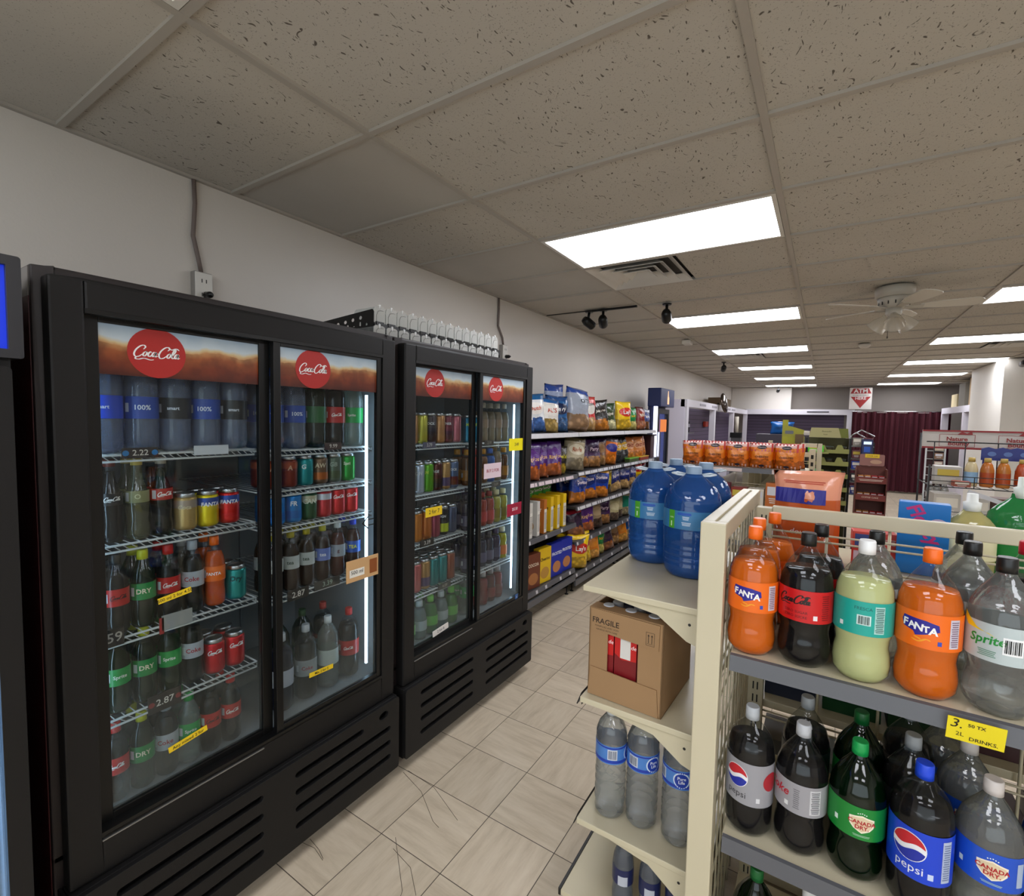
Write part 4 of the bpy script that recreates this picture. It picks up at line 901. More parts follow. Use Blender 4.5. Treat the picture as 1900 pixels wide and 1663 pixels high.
for i, (x, y, z, w_, d_, h_, col, lb, txt) in enumerate([(1.595, 1.36, 1.19, .12, .07, .055, 'c03028', 'lower red carton of two stacked behind the wire rail', 'SOAP'), (1.592, 1.365, 1.246, .118, .065, .055, 'd04a40', 'upper red carton with pale top, stacked behind the rail', None)]):
    t_ = thing('carton_pack', lb, 'box', (x, y, z), R(-4 + 7*i)); obj('carton_body', MB().box(-w_/2, w_/2, -d_/2, d_/2, 0, h_), M(col, .4), t_, .002)
    obj('printed_panel', MB().box(-w_/2 + .006, .01, -d_/2 - .0008, -d_/2, .008, h_ - .008), M('3a4a8a' if i else 'c8b0c0'), t_)
    obj('lettering', onY(mv2(lines(.04, .02, 4), .035, h_*.5), 0, -d_/2 - .001, 0), M('f0dcd8'), t_)
bb = thing('fabric_sheet_box', 'bright blue dryer sheet box with pink lettering behind rail', 'box', (1.712, 1.335, 1.19), R(-6))
obj('box_body', MB().box(-.062, .062, -.03, .03, 0, .225), M('1478c8', .35), bb, .003)
obj('box_face', MB().box(-.061, .061, -.0308, -.03, .002, .223), M('1470c0', .3), bb)
obj('lettering', onY(mv2(text2('Fleecy', .036, sh=.1, off=.03), -.0, .16, a=R(-62)), 0, -.0318, 0), M('c02878'), bb)
obj('logo_disc', onY(mv2(poly2(circ(0, 0, .026, 20)), .035, .155), 0, -.0312, 0), M('b8a8c8'), bb)
def detergent(col, cap, w_=.1, h_=.25, d_=.055, op=.4):
    def mk():
        t_ = thing('detergent_bottle', 'x', 'bottle')
        pr = [(0, .8), (.01, .95), (.05, 1), (.14, 1), (.18, .92), (.2, .7), (.215, .45), (.225, .32), (.235, .3)]
        obj('bottle_body', MB().lathe([(z * h_/.28, r * w_/2) for z, r in pr], 28, cap=False, sy=.62), water(col, .35, op), t_)
        obj('cap', MB().lathe([(h_*.8, .02), (h_*.9, .022), (h_*.91, .014), (h_, .013), (h_ * 1.003, .01)], 20), M(cap, .4), t_)
        obj('bottle_label', MB().lathe([(h_*.25, w_/2 + .0008), (h_*.5, w_/2 + .0008)], 28, cap=False, sy=.63), M('e6e0b8' if col[0] == 'e' else '1c8038', .4), t_)
        return t_
    return mk
put('det1', detergent('e8e0a0', 'e8eae6', .13, .262), (1.825, 1.35, 1.19), .3, 'clear dish soap bottle with yellow liquid and white cap')
put('det2', detergent('2c8a48', 'dfe6de', .16, .315, op=.75), (1.95, 1.42, 1.19), -.2, 'big green cleaner bottle with white cap at right edge')

# ------------------------------------------------------------ what stands in the coolers
SMALL = {}
def small(key): return SMALL[key]
def s500(key, liq, lab, cap, txt=None, tcol='f0eee8', logo=None, shell=None, clear=False, kind='500', fill=.78, name='soda_bottle'):
    ds = []
    if logo == 'cola': ds.append(('lettering', cola2(.042, .5), tcol, 10, 0))
    elif txt: ds.append(('lettering', text2(txt, .014 if len(txt) < 5 else .01, off=.02), tcol, 5, 0))
    ds.append(('barcode_panel', rect2(.012, .026), 'c8ccd0', -48, 0))
    SMALL[key] = ('bottle', bottle(kind, liq, lab, cap, ds, fill, clear, shell, name=name))
grn = film('3c8a50', .08, .05, '1c4a2a', 1.3)
s500('cola', liquid(K0, 0), 'b8201c', 'c0201c', logo='cola'); s500('zero', liquid(K0, 0), 'b8201c', '1a1a1a', logo='cola', tcol='200808')
s500('ginger', liquid('3a4a18', .3), '16803a', 'c4c818', 'DRY', 'e8dcc0', shell=grn); s500('lime', liquid('2c5a2c', .3), '1c9040', '1c8a3c', 'Sprite', shell=grn)
s500('diet', liquid(K0, 0), 'a8acb2', 'a8b0b8', 'Coke', 'a02830'); s500('orange', liquid('e0580c', .1), 'e86a14', 'ee6a14', 'FANTA', 'eeeef4')
s500('tea', liquid('2a1408', 0), 'b4b8b4', 'b0a428', 'tea', '3a4a3a'); s500('tea2', liquid('2a1008', 0), '6a7ab8', 'b4b028', 'tea', 'e8e8f0'); s500('tea3', liquid('4a1810', 0), '9aa0a8', 'd0d8dc', 'g', '5a2a30'); s500('tea4', liquid('3a1810', 0), '2858b0', '1c38b8', 'TEA', 'e8e820')
s500('clearlime', None, '1c9a48', '1c9a44', 'Sprite', clear=water('cfe0d8', .5, .15)); s500('powder', liquid('182448', 0), '141c3c', '20242c', 'O2', 'b8c8e8')
for k_, c_, l_, cp in (('v1', '9a8468', '8a7058', 'c8c0b0'), ('v2', '8a7a60', '7a6a5a', 'c0b8a8'), ('v3', 'a83828', 'a82a2a', '8a2018'), ('v4', 'c4b850', '8a7a28', 'd8d0a0'), ('v5', '7a4a20', 'a06a20', 'c88a20'), ('v6', 'c8b81c', 'd8701c', 'e8e0c0'), ('v7', '1c1c3c', '55506a', '2a2a3a'), ('v8', '302048', '4a4460', '3a2a4a'), ('v9', '9a1c20', '7a2428', 'b8b0b0'), ('v10', '6a1418', '8a3030', '9a9090'), ('v11', '1c58a8', '2a5a9c', '1c5ab0')):
    s500(k_, liquid(c_, .1), l_, cp, kind='sport' if k_ in ('v3', 'v4', 'v5', 'v6', 'v7', 'v8', 'v9', 'v10', 'v11') else '500', name='juice_bottle')
s500('cup1', liquid('7a8a86', .3), 'a8b0b0', 'b8c0c0', kind='squat', name='juice_bottle'); s500('cup2', liquid('3a8a28', .3), '58b030', '70c048', kind='squat', name='juice_bottle')
wtr = water('b4c6e4', .45, .18)
s500('dasani', None, '2448a0', '1c48a0', '100%', 'dfe6f2', clear=wtr, kind='1L', name='water_bottle'); s500('dasani2', None, '2448a0', '18a050', '100%', 'dfe6f2', clear=wtr, kind='1L', name='water_bottle')
s500('smart', None, '1c2024', 'c8d0d8', 'smart', 'dfe6f2', clear=wtr, kind='1L', name='water_bottle'); s500('smartblue', None, '1c48c8', 'c8d0d8', 'smart', 'dfe6f2', clear=wtr, kind='1L', name='water_bottle')
s500('cola1', liquid(K0, 0), 'b4201c', 'c0201c', kind='1L', logo='cola'); s500('zero1', liquid(K0, 0), '9a9ea0', 'd0d4d8', 'Coke', 'a02830', kind='1L'); s500('clear1', None, 'c4ccc4', 'e0e4e4', clear=water('c4ccc4', .45, .2), kind='1L'); s500('lime1', None, '1c9a48', '1c9a44', 'Sprite', clear=water('cfe0d8', .5, .15), kind='1L'); s500('green1', liquid('12401c', .2), '145a28', '0e4a20', kind='1L', shell=grn); s500('dark1', liquid('181c30', 0), 'b8bcc8', 'd0d4d8', kind='1L')
s500('gcola', liquid(K0, 0), 'b03028', 'b8b0a0', logo='cola', kind='glass', fill=.86); s500('gplain', liquid(K0, 0), '2a2420', '6a2a20', logo='cola', kind='glass', fill=.86); s500('gclear', None, '8a8a60', 'c0a850', 'O', 'c8c8a0', clear=water('a8aa80', .45, .35, '77775a'), kind='glass')
def scan(key, col, txt=None, tcol='eeeeee', tall=False, top=None, low=None, logo=None, ang=8):
    d = []
    if logo: d.append(('lettering', cola2(.046, .5), tcol, ang, .08))
    elif txt: d.append(('lettering', text2(txt, .017 if len(txt) < 4 else .0125, sh=.1, off=.03), tcol, ang, .105 if tall else .078))
    SMALL[key] = ('can', can(col, d, tall, top, low))
scan('ccola', 'c41c20', logo=1); scan('ccream', 'b89a60', 'Coca', 'd8c8a0', top='a89888'); scan('cyellow', 'd8c010', 'FANTA', 'e8e8f0', top='2a4a9c'); scan('cred', 'c8201c', 'FANTA', 'e8e8f0', top='2a4a9c')
scan('cteal', '2a8a84', 'Dry', '0c3c3c'); scan('croot', '7a2c14', 'A', 'c8a080', top='a0481c'); scan('cteal2', '1a8080', 'G'); scan('cbrown', '6a5038', 'AW', 'd0c0a0', low='a85a1c'); scan('cgrey', '4a5a4a', 'GB', '8a9a8a', low='3a4a28'); scan('csprite', '1a8c2c', 'Spri', 'e8f0d8'); scan('cblue', '1878c0', 'FR', 'e8eef4', low='1464b0'); scan('cgin', '1a4a28', 'CAN', 'd8dcc8', top='b8b498'); scan('cwhite', 'b8242c', None, top='c8ccd8')
for k_, c_, t_, lo in (('t1', 'b0a83c', None, None), ('t2', '3a3436', 'ROCK', '2a1a14'), ('t3', 'a8784a', None, None), ('t4', '6a3038', 'ENER', '4a1c24'), ('t5', 'b0606a', None, None), ('t6', '14708c', 'M', None), ('t7', 'a8b0bc', 'MON', None), ('t8', '5c9c20', 'M', None), ('t9', '50241c', 'RAGE', '2a1814'), ('t10', 'a8804c', None, '5a4a6a'), ('t11', '4a5c7c', 'ROCK', '5c1c1c'), ('t12', '8c8030', None, None), ('t13', 'c07018', None, None), ('t14', 'b8641c', None, None), ('t15', '8c3448', None, None), ('t16', '101410', 'REIGN', 'b0c020'), ('t17', '3c4660', None, None), ('t18', '7c8c8c', None, '6a2420'), ('t19', '2a7c7c', None, None), ('t20', '8c4a34', None, None), ('t21', 'b8605c', None, None)):
    scan(k_, c_, t_, 'b8d040' if t_ == 'M' else 'd8d8d8', True, None, lo, ang=0)
DESC = dict(cola='cola bottle with red label', zero='dark cola bottle with red label', ginger='green ginger ale bottle', lime='green lemon-lime bottle', diet='diet cola bottle with silver label', orange='orange soda bottle', tea='brown tea bottle with yellow cap', tea2='brown tea bottle with blue label', tea3='brown tea bottle with white cap', tea4='brown tea bottle with blue cap', clearlime='clear lemon-lime bottle', powder='dark blue sports drink bottle', dasani='blue labelled water bottle', dasani2='green capped water bottle', smart='black labelled water bottle', smartblue='water bottle with big blue disc', cola1='large cola bottle with red label', zero1='large diet cola bottle', clear1='large clear soda bottle', lime1='large lemon-lime bottle', green1='large dark green bottle', dark1='large dark bottle with white label', gcola='glass cola bottle, red label', gplain='dark glass cola bottle', gclear='clear glass bottle with gold cap', cup1='squat silver-grey bottle', cup2='squat bright green bottle',
  v1='beige vitamin drink', v2='tan vitamin drink', v3='red juice bottle', v4='pale yellow juice bottle', v5='amber juice bottle', v6='yellow and orange juice bottle', v7='navy juice bottle', v8='purple juice bottle', v9='bright red juice bottle', v10='dark red juice bottle', v11='blue juice bottle',
  ccola='red cola can', ccream='cream coloured can', cyellow='yellow soda can', cred='red fruit soda can', cteal='teal can', croot='red-brown root beer can', cteal2='blue-green can', cbrown='brown and orange can', cgrey='grey-green can', csprite='bright green can', cblue='bright blue can', cgin='dark green can', cwhite='red can with white stripe',
  t1='tall yellow can', t2='tall dark can', t3='tall tan can', t4='tall maroon can', t5='tall pink can', t6='tall blue can', t7='tall silver can', t8='tall lime green can', t9='tall dark red can', t10='tall gold can', t11='tall blue-grey can', t12='tall olive can', t13='tall orange can', t14='tall amber can', t15='tall rose can', t16='tall black can', t17='tall navy can', t18='tall grey can', t19='tall teal can', t20='tall copper can', t21='tall salmon can')
def fillshelf(z, front, where, x=-.282, rows=2, dx=.073, r=.033):
    used = {}
    for j in range(rows):
        for i, (y, key) in enumerate(front):
            cat, mk = SMALL[key]
            k2 = DESC[key]
            xx = x - dx * j
            if x < -.5: pass
            lb = '%s, %s from left, %s, %s' % (k2, nth[i], 'front' if j == 0 else 'row behind', where)
            if len(lb.split()) > 16: lb = '%s, %s from left, %s, %s' % (k2, nth[i], 'front' if j == 0 else 'behind', where)
            put('s_' + key, mk, (xx, y, z), face(xx, y) + R(random.uniform(-12, 12)), lb)
fillshelf(1.53, list(zip([-.095, -.005, .085, .175, .265], ['smartblue', 'dasani2', 'smart', 'dasani', 'smart'])), 'near cooler top left', x=-.292, dx=.095)
fillshelf(1.272, list(zip([-.091, -.025, .038, .104, .171, .24], ['gplain', 'gclear', 'gcola', 'ccream', 'cyellow', 'cred'])), 'near cooler left shelf two')
fillshelf(1.0, list(zip([-.084, -.016, .052, .122, .19, .26], ['zero', 'ginger', 'cola', 'diet', 'orange', 'cteal'])), 'near cooler left shelf three')
fillshelf(.765, list(zip([-.086, -.018, .05, .116, .183, .251], ['lime', 'ginger', 'lime', 'diet', 'ccola', 'ccola'])), 'near cooler left shelf four')
fillshelf(.501, list(zip([-.096, -.03, .036, .102, .168, .236], ['cola', 'ginger', 'diet', 'clearlime', 'zero', 'cola'])), 'near cooler left floor')
fillshelf(1.52, list(zip([.402, .495, .588, .680, .774], ['dasani', 'dasani', 'green1', 'cola1', 'lime1'])), 'near cooler top right', x=-.292, dx=.095)
fillshelf(1.37, list(zip([.395, .463, .532, .6, .667, .736], ['croot', 'croot', 'cteal2', 'cbrown', 'cgrey', 'csprite'])), 'near cooler right shelf two', rows=2)
fillshelf(1.232, list(zip([.41, .48, .548, .617, .684, .752], ['cblue', 'cblue', 'cgin', 'cwhite', 'ccola', 'ccola'])), 'near cooler right shelf three')
fillshelf(.97, list(zip([.402, .47, .538, .612, .686, .766], ['tea', 'tea', 'tea', 'tea2', 'tea3', 'tea4'])), 'near cooler right shelf four')
fillshelf(.501, list(zip([.44, .545, .65, .758], ['dark1', 'zero1', 'clear1', 'cola1'])), 'near cooler right floor', x=-.30, rows=1)
fillshelf(.501, list(zip([.52, .63, .735], ['green1', 'green1', 'cola1'])), 'near cooler right floor, back row', x=-.45, rows=1)
fillshelf(1.512, list(zip([1.12, 1.19, 1.257, 1.325, 1.393, 1.46], ['t3', 't1', 't2', 't3', 't4', 't5'])), 'far cooler left shelf one', rows=2)
fillshelf(1.262, list(zip([1.10, 1.17, 1.238, 1.306, 1.373, 1.441], ['t12', 't7', 't8', 't9', 't10', 't11'])), 'far cooler left shelf two')
fillshelf(1.015, list(zip([1.09, 1.158, 1.226, 1.294, 1.362, 1.43], ['t13', 't13', 't14', 't15', 't16', 't17'])), 'far cooler left shelf three')
fillshelf(.757, list(zip([1.085, 1.152, 1.219, 1.287, 1.354, 1.421], ['t21', 't21', 't10', 't19', 't19', 't20'])), 'far cooler left shelf four')
fillshelf(.501, list(zip([1.11, 1.195, 1.28, 1.365, 1.45], ['cup2', 'cup1', 'cup2', 'cup1', 'cup2'])), 'far cooler left floor', x=-.29)
fillshelf(1.506, list(zip([1.57, 1.645, 1.72, 1.795, 1.87, 1.945], ['t6', 't6', 'v1', 'v2', 'v1', 'v2'])), 'far cooler right shelf one')
fillshelf(1.262, list(zip([1.57, 1.645, 1.72, 1.795, 1.87, 1.945], ['v5', 'v3', 'v5', 'v11', 'v1', 'v5'])), 'far cooler right shelf two')
fillshelf(1.0, list(zip([1.57, 1.645, 1.72, 1.795, 1.87, 1.945], ['v7', 'v8', 'v3', 'v3', 'v4', 'v4'])), 'far cooler right shelf three')
fillshelf(.752, list(zip([1.57, 1.645, 1.72, 1.795, 1.87, 1.945], ['v7', 'v7', 'v7', 'v7', 'v8', 'v6'])), 'far cooler right shelf four')
fillshelf(.501, list(zip([1.60, 1.68, 1.76, 1.84, 1.92], ['lime1', 'v10', 'v9', 'v10', 'v9'])), 'far cooler right floor', x=-.295)
# black rack of clear dividers on top of the far cooler
rk = thing('divider_rack', 'black rack with two tiers standing on top of coolers', 'rack', (0, 0, 0))
holes = [rr(-.60 + .045*i, -.585 + .045*i, 2.06 + .004*i, 2.075 + .004*i + (.012 if i % 2 else 0), .005)[::-1] for i in range(5)] + [circ(-.62 + .055*i, 2.10 + .006*i, .012, 12, .009)[::-1] for i in range(4)]
obj('side_plate', toY(plate2([[(-.80, 2.005), (-.365, 2.005), (-.362, 2.14), (-.372, 2.152), (-.80, 2.12)]] + holes, .004), .955), m_black2, rk)
obj('tier_tray', MB().box(-.62, -.36, .955, 2.0, 2.072, 2.08), m_black2, rk, .002)
obj('tier_tray', MB().box(-.50, -.30, .90, 1.96, 2.006, 2.012), m_black2, rk, .002)
obj('front_lip', MB().box(-.362, -.358, .955, 2.0, 2.062, 2.09), m_black2, rk)
obj('side_plate', MB().box(-.60, -.36, 1.996, 2.0, 2.005, 2.08), m_black2, rk)
def divider(hh=.088):
    def mk():
        t_ = thing('bottle_divider', 'x', 'divider')
        obj('clear_wing', MB().prism([(x, z) for x, z in rr(-.09, .09, 0, hh, .02)], 'y', -.0012, .0012), film('f0f4f4', .10, .05, 'e8e8e6', 1.2), t_)
        obj('front_stop', MB().prism([(-.034, .0), (.034, .0), (.034, hh * .8), (.03, hh * .92), (.02, hh), (-.02, hh), (-.03, hh * .92), (-.034, hh * .8)], 'x', .088, .091), film('f4f4f2', .42, .05, 'f0f0ec', 1.5), t_)
        obj('stop_arch', MB().tube([(.092, -.02, .004), (.092, -.02, hh * .5), (.092, -.01, hh * .72), (.092, .008, hh * .78), (.092, .022, hh * .78)], .0011, 4), M('6a6864', .3), t_)
        obj('clip', MB().box(.07, .100, -.026, .020, -.002, .013), m_black2, t_)
        obj('tip', MB().lathe([(hh - .014, .003), (hh - .002, .004), (hh + .004, .006), (hh + .01, 0)], 8, c=(.09, .0)), M('ffffff', .2), t_)
        return t_
    return mk
for i in range(14): put('div', divider(), (-.455, .99 + .0735*i, 2.083), 0, 'clear plastic divider on upper tier of rack, %s from near end' % nth[i], 'clear dividers on the upper rack tier')
for i in range(13): put('divl', divider(.052), (-.40, .94 + .078*i, 2.015), 0, 'clear plastic divider on lower tier of rack, %s from near end' % nth[i], 'clear dividers on the lower rack tier')

# ------------------------------------------------------------ wall shelving with snacks
BE = [2.30, 3.52, 4.74, 5.98]
bays = []
gr_back = grain('1e1d1e', .6, 200, .1, .1)
for b in range(3):
    a0, a1 = BE[b], BE[b+1]
    u = thing('wall_shelving', 'dark metal wall shelving bay %s' % ['with cereal boxes nearest the coolers', 'in the middle, full of chip bags', 'farthest along, next to the blue cooler'][b], 'shelving', (0, 0, 0))
    obj('back_panel', MB().box(-.93, -.915, a0, a1, .1, 1.62), gr_back, u)
    for yy in (a0, a1 - .03): obj('upright', MB().box(-.915, -.88, yy, yy + .03, .0, 1.64), gr_back, u)
    zs = (1.53, 1.14, .68, .246) if b == 0 else (1.53, 1.155, .825, .49, .185)
    for i, z in enumerate(zs):
        s_ = obj('shelf', MB().box(-.90, -.505, a0 + .004, a1 - .004, z - .022, z), M('2b2a2b', .5), u)
        rc = M('c9c9cc', .4) if (i == 0) else m_rail
        r_ = obj('price_rail', MB().prism([(-.505, z + .004), (-.492, z + .003), (-.485, z - .034), (-.488, z - .037), (-.505, z - .03)], 'y', a0 + .006, a1 - .006), rc, s_)
        tg = MB(); y = a0 + .02; rn = random.Random(i * 10 + b)
        while y < a1 - .1:
            w_ = rn.choice((.03, .035, .05, .12)) if z > .75 else .032
            tg.add([(-.4905, y, z - .002), (-.4905, y + w_, z - .002), (-.4848, y + w_, z - .030), (-.4848, y, z - .030)], [(0, 1, 2, 3)]); y += w_ + (rn.uniform(.002, .03) if z > .75 else rn.uniform(.12, .3))
        obj('shelf_tag', tg, M('d8c8cc' if (b == 0 and i == 1) else 'cfcdd0', .5), r_)['kind'] = 'stuff'
    zb = zs[-1]
    obj('base_kick', MB().box(-.50, -.482, a0 + .004, a1 - .004, zb - .115, zb - .06), m_rail, u)
    for yy in (a0 + .05, a1 - .06):
        obj('base_foot', MB().prism([(-.9, .04), (-.9, zb - .022), (-.53, zb - .022), (-.53, .07), (-.6, .04)], 'y', yy, yy + .004).lathe([(0, .018), (.006, .018), (.008, .005), (.07, .005)], 10, c=(-.545, yy + .002)), m_black2, u)
def putbag(key, mk, y, z, lb, x=-.60, rz=None, sc=None):
    o = put(key, mk, (x, y, z), (pi/2 + random.uniform(-.2, .2)) if rz is None else rz, lb, None)
    return o
def B(key, w_, h_, th, base, logo, chips, top=None, txt=None, tcol='f4f0e8', tz=.62, ths=.12, lean=0):
    SMALL['bag_' + key] = (bag(key, w_, h_, th, base, logo, chips, top, txt, tcol, tz, ths, seed=len(SMALL)), w_, h_)
B('dutch', .25, .30, .10, 'e8e4dc', 'f0ece4', 'b89850', '1c5c9c', "AL'S", 'c04018'); B('dutch2', .28, .32, .11, 'dfe2e4', 'f2eee8', '3a6ab0', '1c6098', 'Dutch', 'c84a1c', ths=.1)
B('blue', .27, .33, .11, '1c5c98', '18284c', '2a5c90', '1c4c88', 'wavy', 'f0f0f0'); B('big', .38, .42, .17, 'a8b0c0', 'aab4c4', 'b8906a', '2c50a4', 'CRETO', '181818', .68, .09); B('big2', .28, .44, .1, '98a4c0', 'a4b0c8', '2c50a4', '2a4a98', None)
B('onion', .25, .36, .1, 'c0302c', 'e4e0d8', 'd0a060', 'c84840', 'PIZZERIA', '2a2020', .75, .06); B('blackchip', .26, .33, .09, '221e1c', '2c2826', 'd08028', None, 'Jalapeno', 'f0ece0', .65, .08); B('cream', .26, .30, .09, '2a4024', '3a4a2c', 'e4dca8', None, 'chips', 'f0ece0'); B('lays', .29, .34, .12, 'e8c018', 'c02818', 'e0b428', None, "Lay's", 'f4f0e8'); B('green', .22, .28, .09, '127838', '1c8c44', 'd8c868', None, 'sour', 'f0d030'); B('ketchup', .22, .3, .09, '802018', '9c3020', 'b86838', '5c1410', 'BBQ', 'f0e0c8'); B('navy', .2, .28, .08, '1c2c6c', '24388c', '8c5a34', 'c8ccd8', 'Salt', 'f0f0f0')
B('ringolo', .30, .32, .12, '4a2470', '5a2c80', 'c8682c', None, 'Ringolos', 'e0b070', .55, .1); B('blackyel', .22, .27, .08, '2c2824', '3a3424', 'a88c28', None, 'Bold', 'd8d020'); B('pork', .28, .33, .09, 'a89c80', 'd0c8b0', '988a70', '5c5238', 'Rinds', 'a04818'); B('purple', .24, .30, .09, '3c2048', '2c1838', 'b88048', None, 'Party', 'c8b0c0'); B('brown', .23, .3, .09, '6a4a34', '8c6a48', 'c09058', '2c1c38', None); B('cheeto', .22, .3, .09, 'd06818', '2c2c7c', 'e08028', '3a3038', None); B('smart', .22, .3, .09, '1c1c1c', 'c89828', '3a3a3c', None, 'POP', 'e8e0d0')
B('hawkins', .2, .29, .08, 'c87a38', 'd8a078', 'e08838', 'b86a34', 'CHZ', '8c2018'); B('sun', .28, .31, .09, '3c8c34', '4a9c3c', '2c7028', '2a6a28', 'SunChips', 'f0f0e8', .6, .08); B('doritos', .31, .31, .1, '1c3c98', '182c70', 'd07c28', 'e0a030', 'Doritos', 'f0e0e8', .68, .11); B('gold', .22, .28, .08, '9c8420', 'b8a828', '5c4418', None, 'Max', 'f0f0c0'); B('ruffles', .28, .3, .09, '1c2458', '28347c', 'c8a068', '50283c', 'Ruffles', 'e0d8e0'); B('miss', .23, .3, .09, '8a7458', 'a89070', '4c3428', '5c5040', None); B('teal', .2, .28, .08, '1c7c64', '1c7c64', 'c0b088', 'b8b494', None)
B('popcorn', .2, .27, .08, 'b0a478', 'c8bc94', '6c5848', 'a09870', None); B('bluebag', .2, .3, .08, '1458b0', '1c64c0', 'e0c060', '2c2c34', None); B('orange', .22, .28, .09, 'd87c1c', 'e08c28', 'e0a048', '50241c', None); B('dark', .22, .28, .08, '2c2038', '3c2a40', '9c5c30', '9a2030', None)
NM = dict(dutch='white chip bag with red letters', dutch2='white and blue chip bag', blue='deep blue chip bag', big='tall grey peanut snack bag', big2='tall crumpled blue-grey bag', onion='red and white chip bag', blackchip='black chip bag with orange chips', cream='dark bag with cream chips', lays='bright yellow chip bag', green='bright green chip bag', ketchup='dark red chip bag', navy='navy chip bag', ringolo='purple ring snack bag', blackyel='black and yellow snack bag', pork='beige clear-front snack bag', purple='dark purple snack bag', brown='brown snack bag', cheeto='orange and blue snack bag', smart='black popcorn bag', hawkins='orange cheese snack bag', sun='green chip bag', doritos='blue and orange tortilla bag', gold='gold chip bag', ruffles='navy ridged chip bag', miss='tan chip bag', teal='teal chip bag', popcorn='pale popcorn bag', bluebag='royal blue chip bag', orange='orange chip bag', dark='dark plum chip bag')
def bagrow(z, seq, y0, y1, where, x=-.60, sway=.12):
    n = len(seq)
    for i, k in enumerate(seq):
        y = y0 + (y1 - y0) * (i + .5) / n
        mk, w_, h_ = SMALL['bag_' + k]
        o_ = put('bag_' + k, mk, (x - .02 * (i % 2), y, z + .004), pi/2 + random.uniform(-sway, sway) * 1.6 - .12, '%s, %s from the coolers, %s' % (NM[k], nth[i], where)); o_.rotation_euler.x = R(random.uniform(-7, 1)); o_.rotation_euler.y = R(random.uniform(-5, 5))
TOP = 'top shelf'
for z, where, items, x in [
  (1.53, 'top shelf', [('dutch2', 2.62), ('dutch2', 2.86), ('dutch', 3.06), ('blue', 3.29), ('big', 3.64), ('onion', 3.96), ('blackchip', 4.22), ('cream', 4.50), ('lays', 4.90), ('green', 5.27), ('ketchup', 5.57), ('navy', 5.83)], -.57),
  (1.155, 'second shelf', [('ringolo', 2.74), ('ringolo', 2.95), ('ringolo', 3.16), ('blackyel', 3.34), ('pork', 3.60), ('purple', 3.84), ('purple', 4.06), ('brown', 4.28), ('cheeto', 4.50), ('smart', 4.76), ('smart', 4.98), ('hawkins', 5.24), ('hawkins', 5.50), ('hawkins', 5.76)], -.58),
  (.825, 'third shelf', [('doritos', 3.68), ('doritos', 3.96), ('doritos', 4.20), ('gold', 4.46), ('ruffles', 4.72), ('ruffles', 5.0), ('ruffles', 5.26), ('lays', 5.52), ('dark', 5.78)], -.57),
  (.49, 'fourth shelf', [('dark', 3.70), ('ringolo', 3.94), ('miss', 4.18), ('purple', 4.42), ('popcorn', 4.66), ('popcorn', 4.88), ('teal', 5.10), ('hawkins', 5.34), ('orange', 5.58), ('miss', 5.82)], -.57),
  (.185, 'bottom shelf', [('lays', 3.66), ('lays', 3.86), ('orange', 4.08), ('green', 4.30), ('dark', 4.52), ('brown', 4.74), ('orange', 4.96), ('bluebag', 5.18), ('lays', 5.40), ('green', 5.64), ('miss', 5.86)], -.56)]:
    for i, (k, y) in enumerate(items):
        mk, w_, h_ = SMALL['bag_' + k]
        zz = 1.14 if (z == 1.155 and y < 3.5) else z
        if abs(y - 3.52) < .02 or abs(y - 4.74) < .02: y += .02
        o_ = put('bag_' + k, mk, (x - .03 * (i % 2), y, zz + .006), pi/2 - .30 + random.uniform(-.22, .22), '%s, %s from the coolers, %s of wall shelving' % (NM[k], nth[i], where))
        o_.rotation_euler.x = R(random.uniform(-9, 0)); o_.rotation_euler.y = R(random.uniform(-8, 8))
        if i % 2 == 0 and z != 1.53:
            k2 = items[(i + 1) % len(items)][0]; o_ = put('bag_' + k2, SMALL['bag_' + k2][0], (x - .15, y + .11, zz + .004), pi/2 - .2 + random.uniform(-.2, .2), '%s behind front row, %s along the %s of wall shelving' % (NM[k2], nth[i], where)); o_.rotation_euler.y = R(random.uniform(-8, 8))
put('bag_big2', SMALL['bag_big2'][0], (-.68, 3.36, 1.534), pi/2 - .2, 'tall crumpled blue-grey bag behind the blue bag on top shelf')
rs = thing('riser_basket', 'black wire basket behind the cereal boxes holding green chip bags', 'basket', (-.78, 3.24, .681))
bk = MB()
for z in (.0, .07, .14): bk.tube([(-.13, -.25, z + .004), (.10, -.25, z + .004), (.10, .25, z + .004), (-.13, .25, z + .004)], .003, 5, True)
for i in range(11): bk.tube([(.10, -.25 + .05*i, .004), (.10, -.25 + .05*i, .144)], .002, 4)
obj('basket_frame', bk, m_black2, rs); obj('basket_floor', MB().box(-.13, .10, -.25, .25, .0, .004).box(-.13, .1, -.25, .25, .138, .142), m_black2, rs)
for i in range(3): put('bag_sun', SMALL['bag_sun'][0], (-.76 - .015*i, 3.02 + .19*i, .825), pi/2 - .1, 'green chip bag above the black basket, %s from the coolers' % nth[i])
def cereal(w_, h_, d_, col, side, logo, txt, tcol, pic):
    def mk():
        t_ = thing('cereal_box', 'x', 'box')
        obj('box_body', MB().box(-w_/2, w_/2, -d_/2, d_/2, 0, h_), M(col, .4), t_, .002)
        for q in (-1, 1):
            sp = obj('side_panel', MB().box(*sorted((q * w_/2, q * (w_/2 + .0006))), -d_/2 + .004, d_/2 - .004, .01, h_ * .72), M(side, .5), t_)
            obj('fine_print', MB().flat(lines(d_ * .8, h_ * .5, 14), lambda a, b: (q * (w_/2 + .0009), a, b + h_ * .38)), M('6a6660'), sp)
        obj('lettering', onY(mv2(text2(txt, h_ * .09, off=.02), 0, h_ * .68), 0, -d_/2 - .0012, 0), M(tcol, .5), t_)
        obj('picture', onY(poly2(circ(0, h_ * .28, w_ * .34, 20, h_ * .17)), 0, -d_/2 - .001, 0), M(pic, .5), t_)
        return t_
    return mk
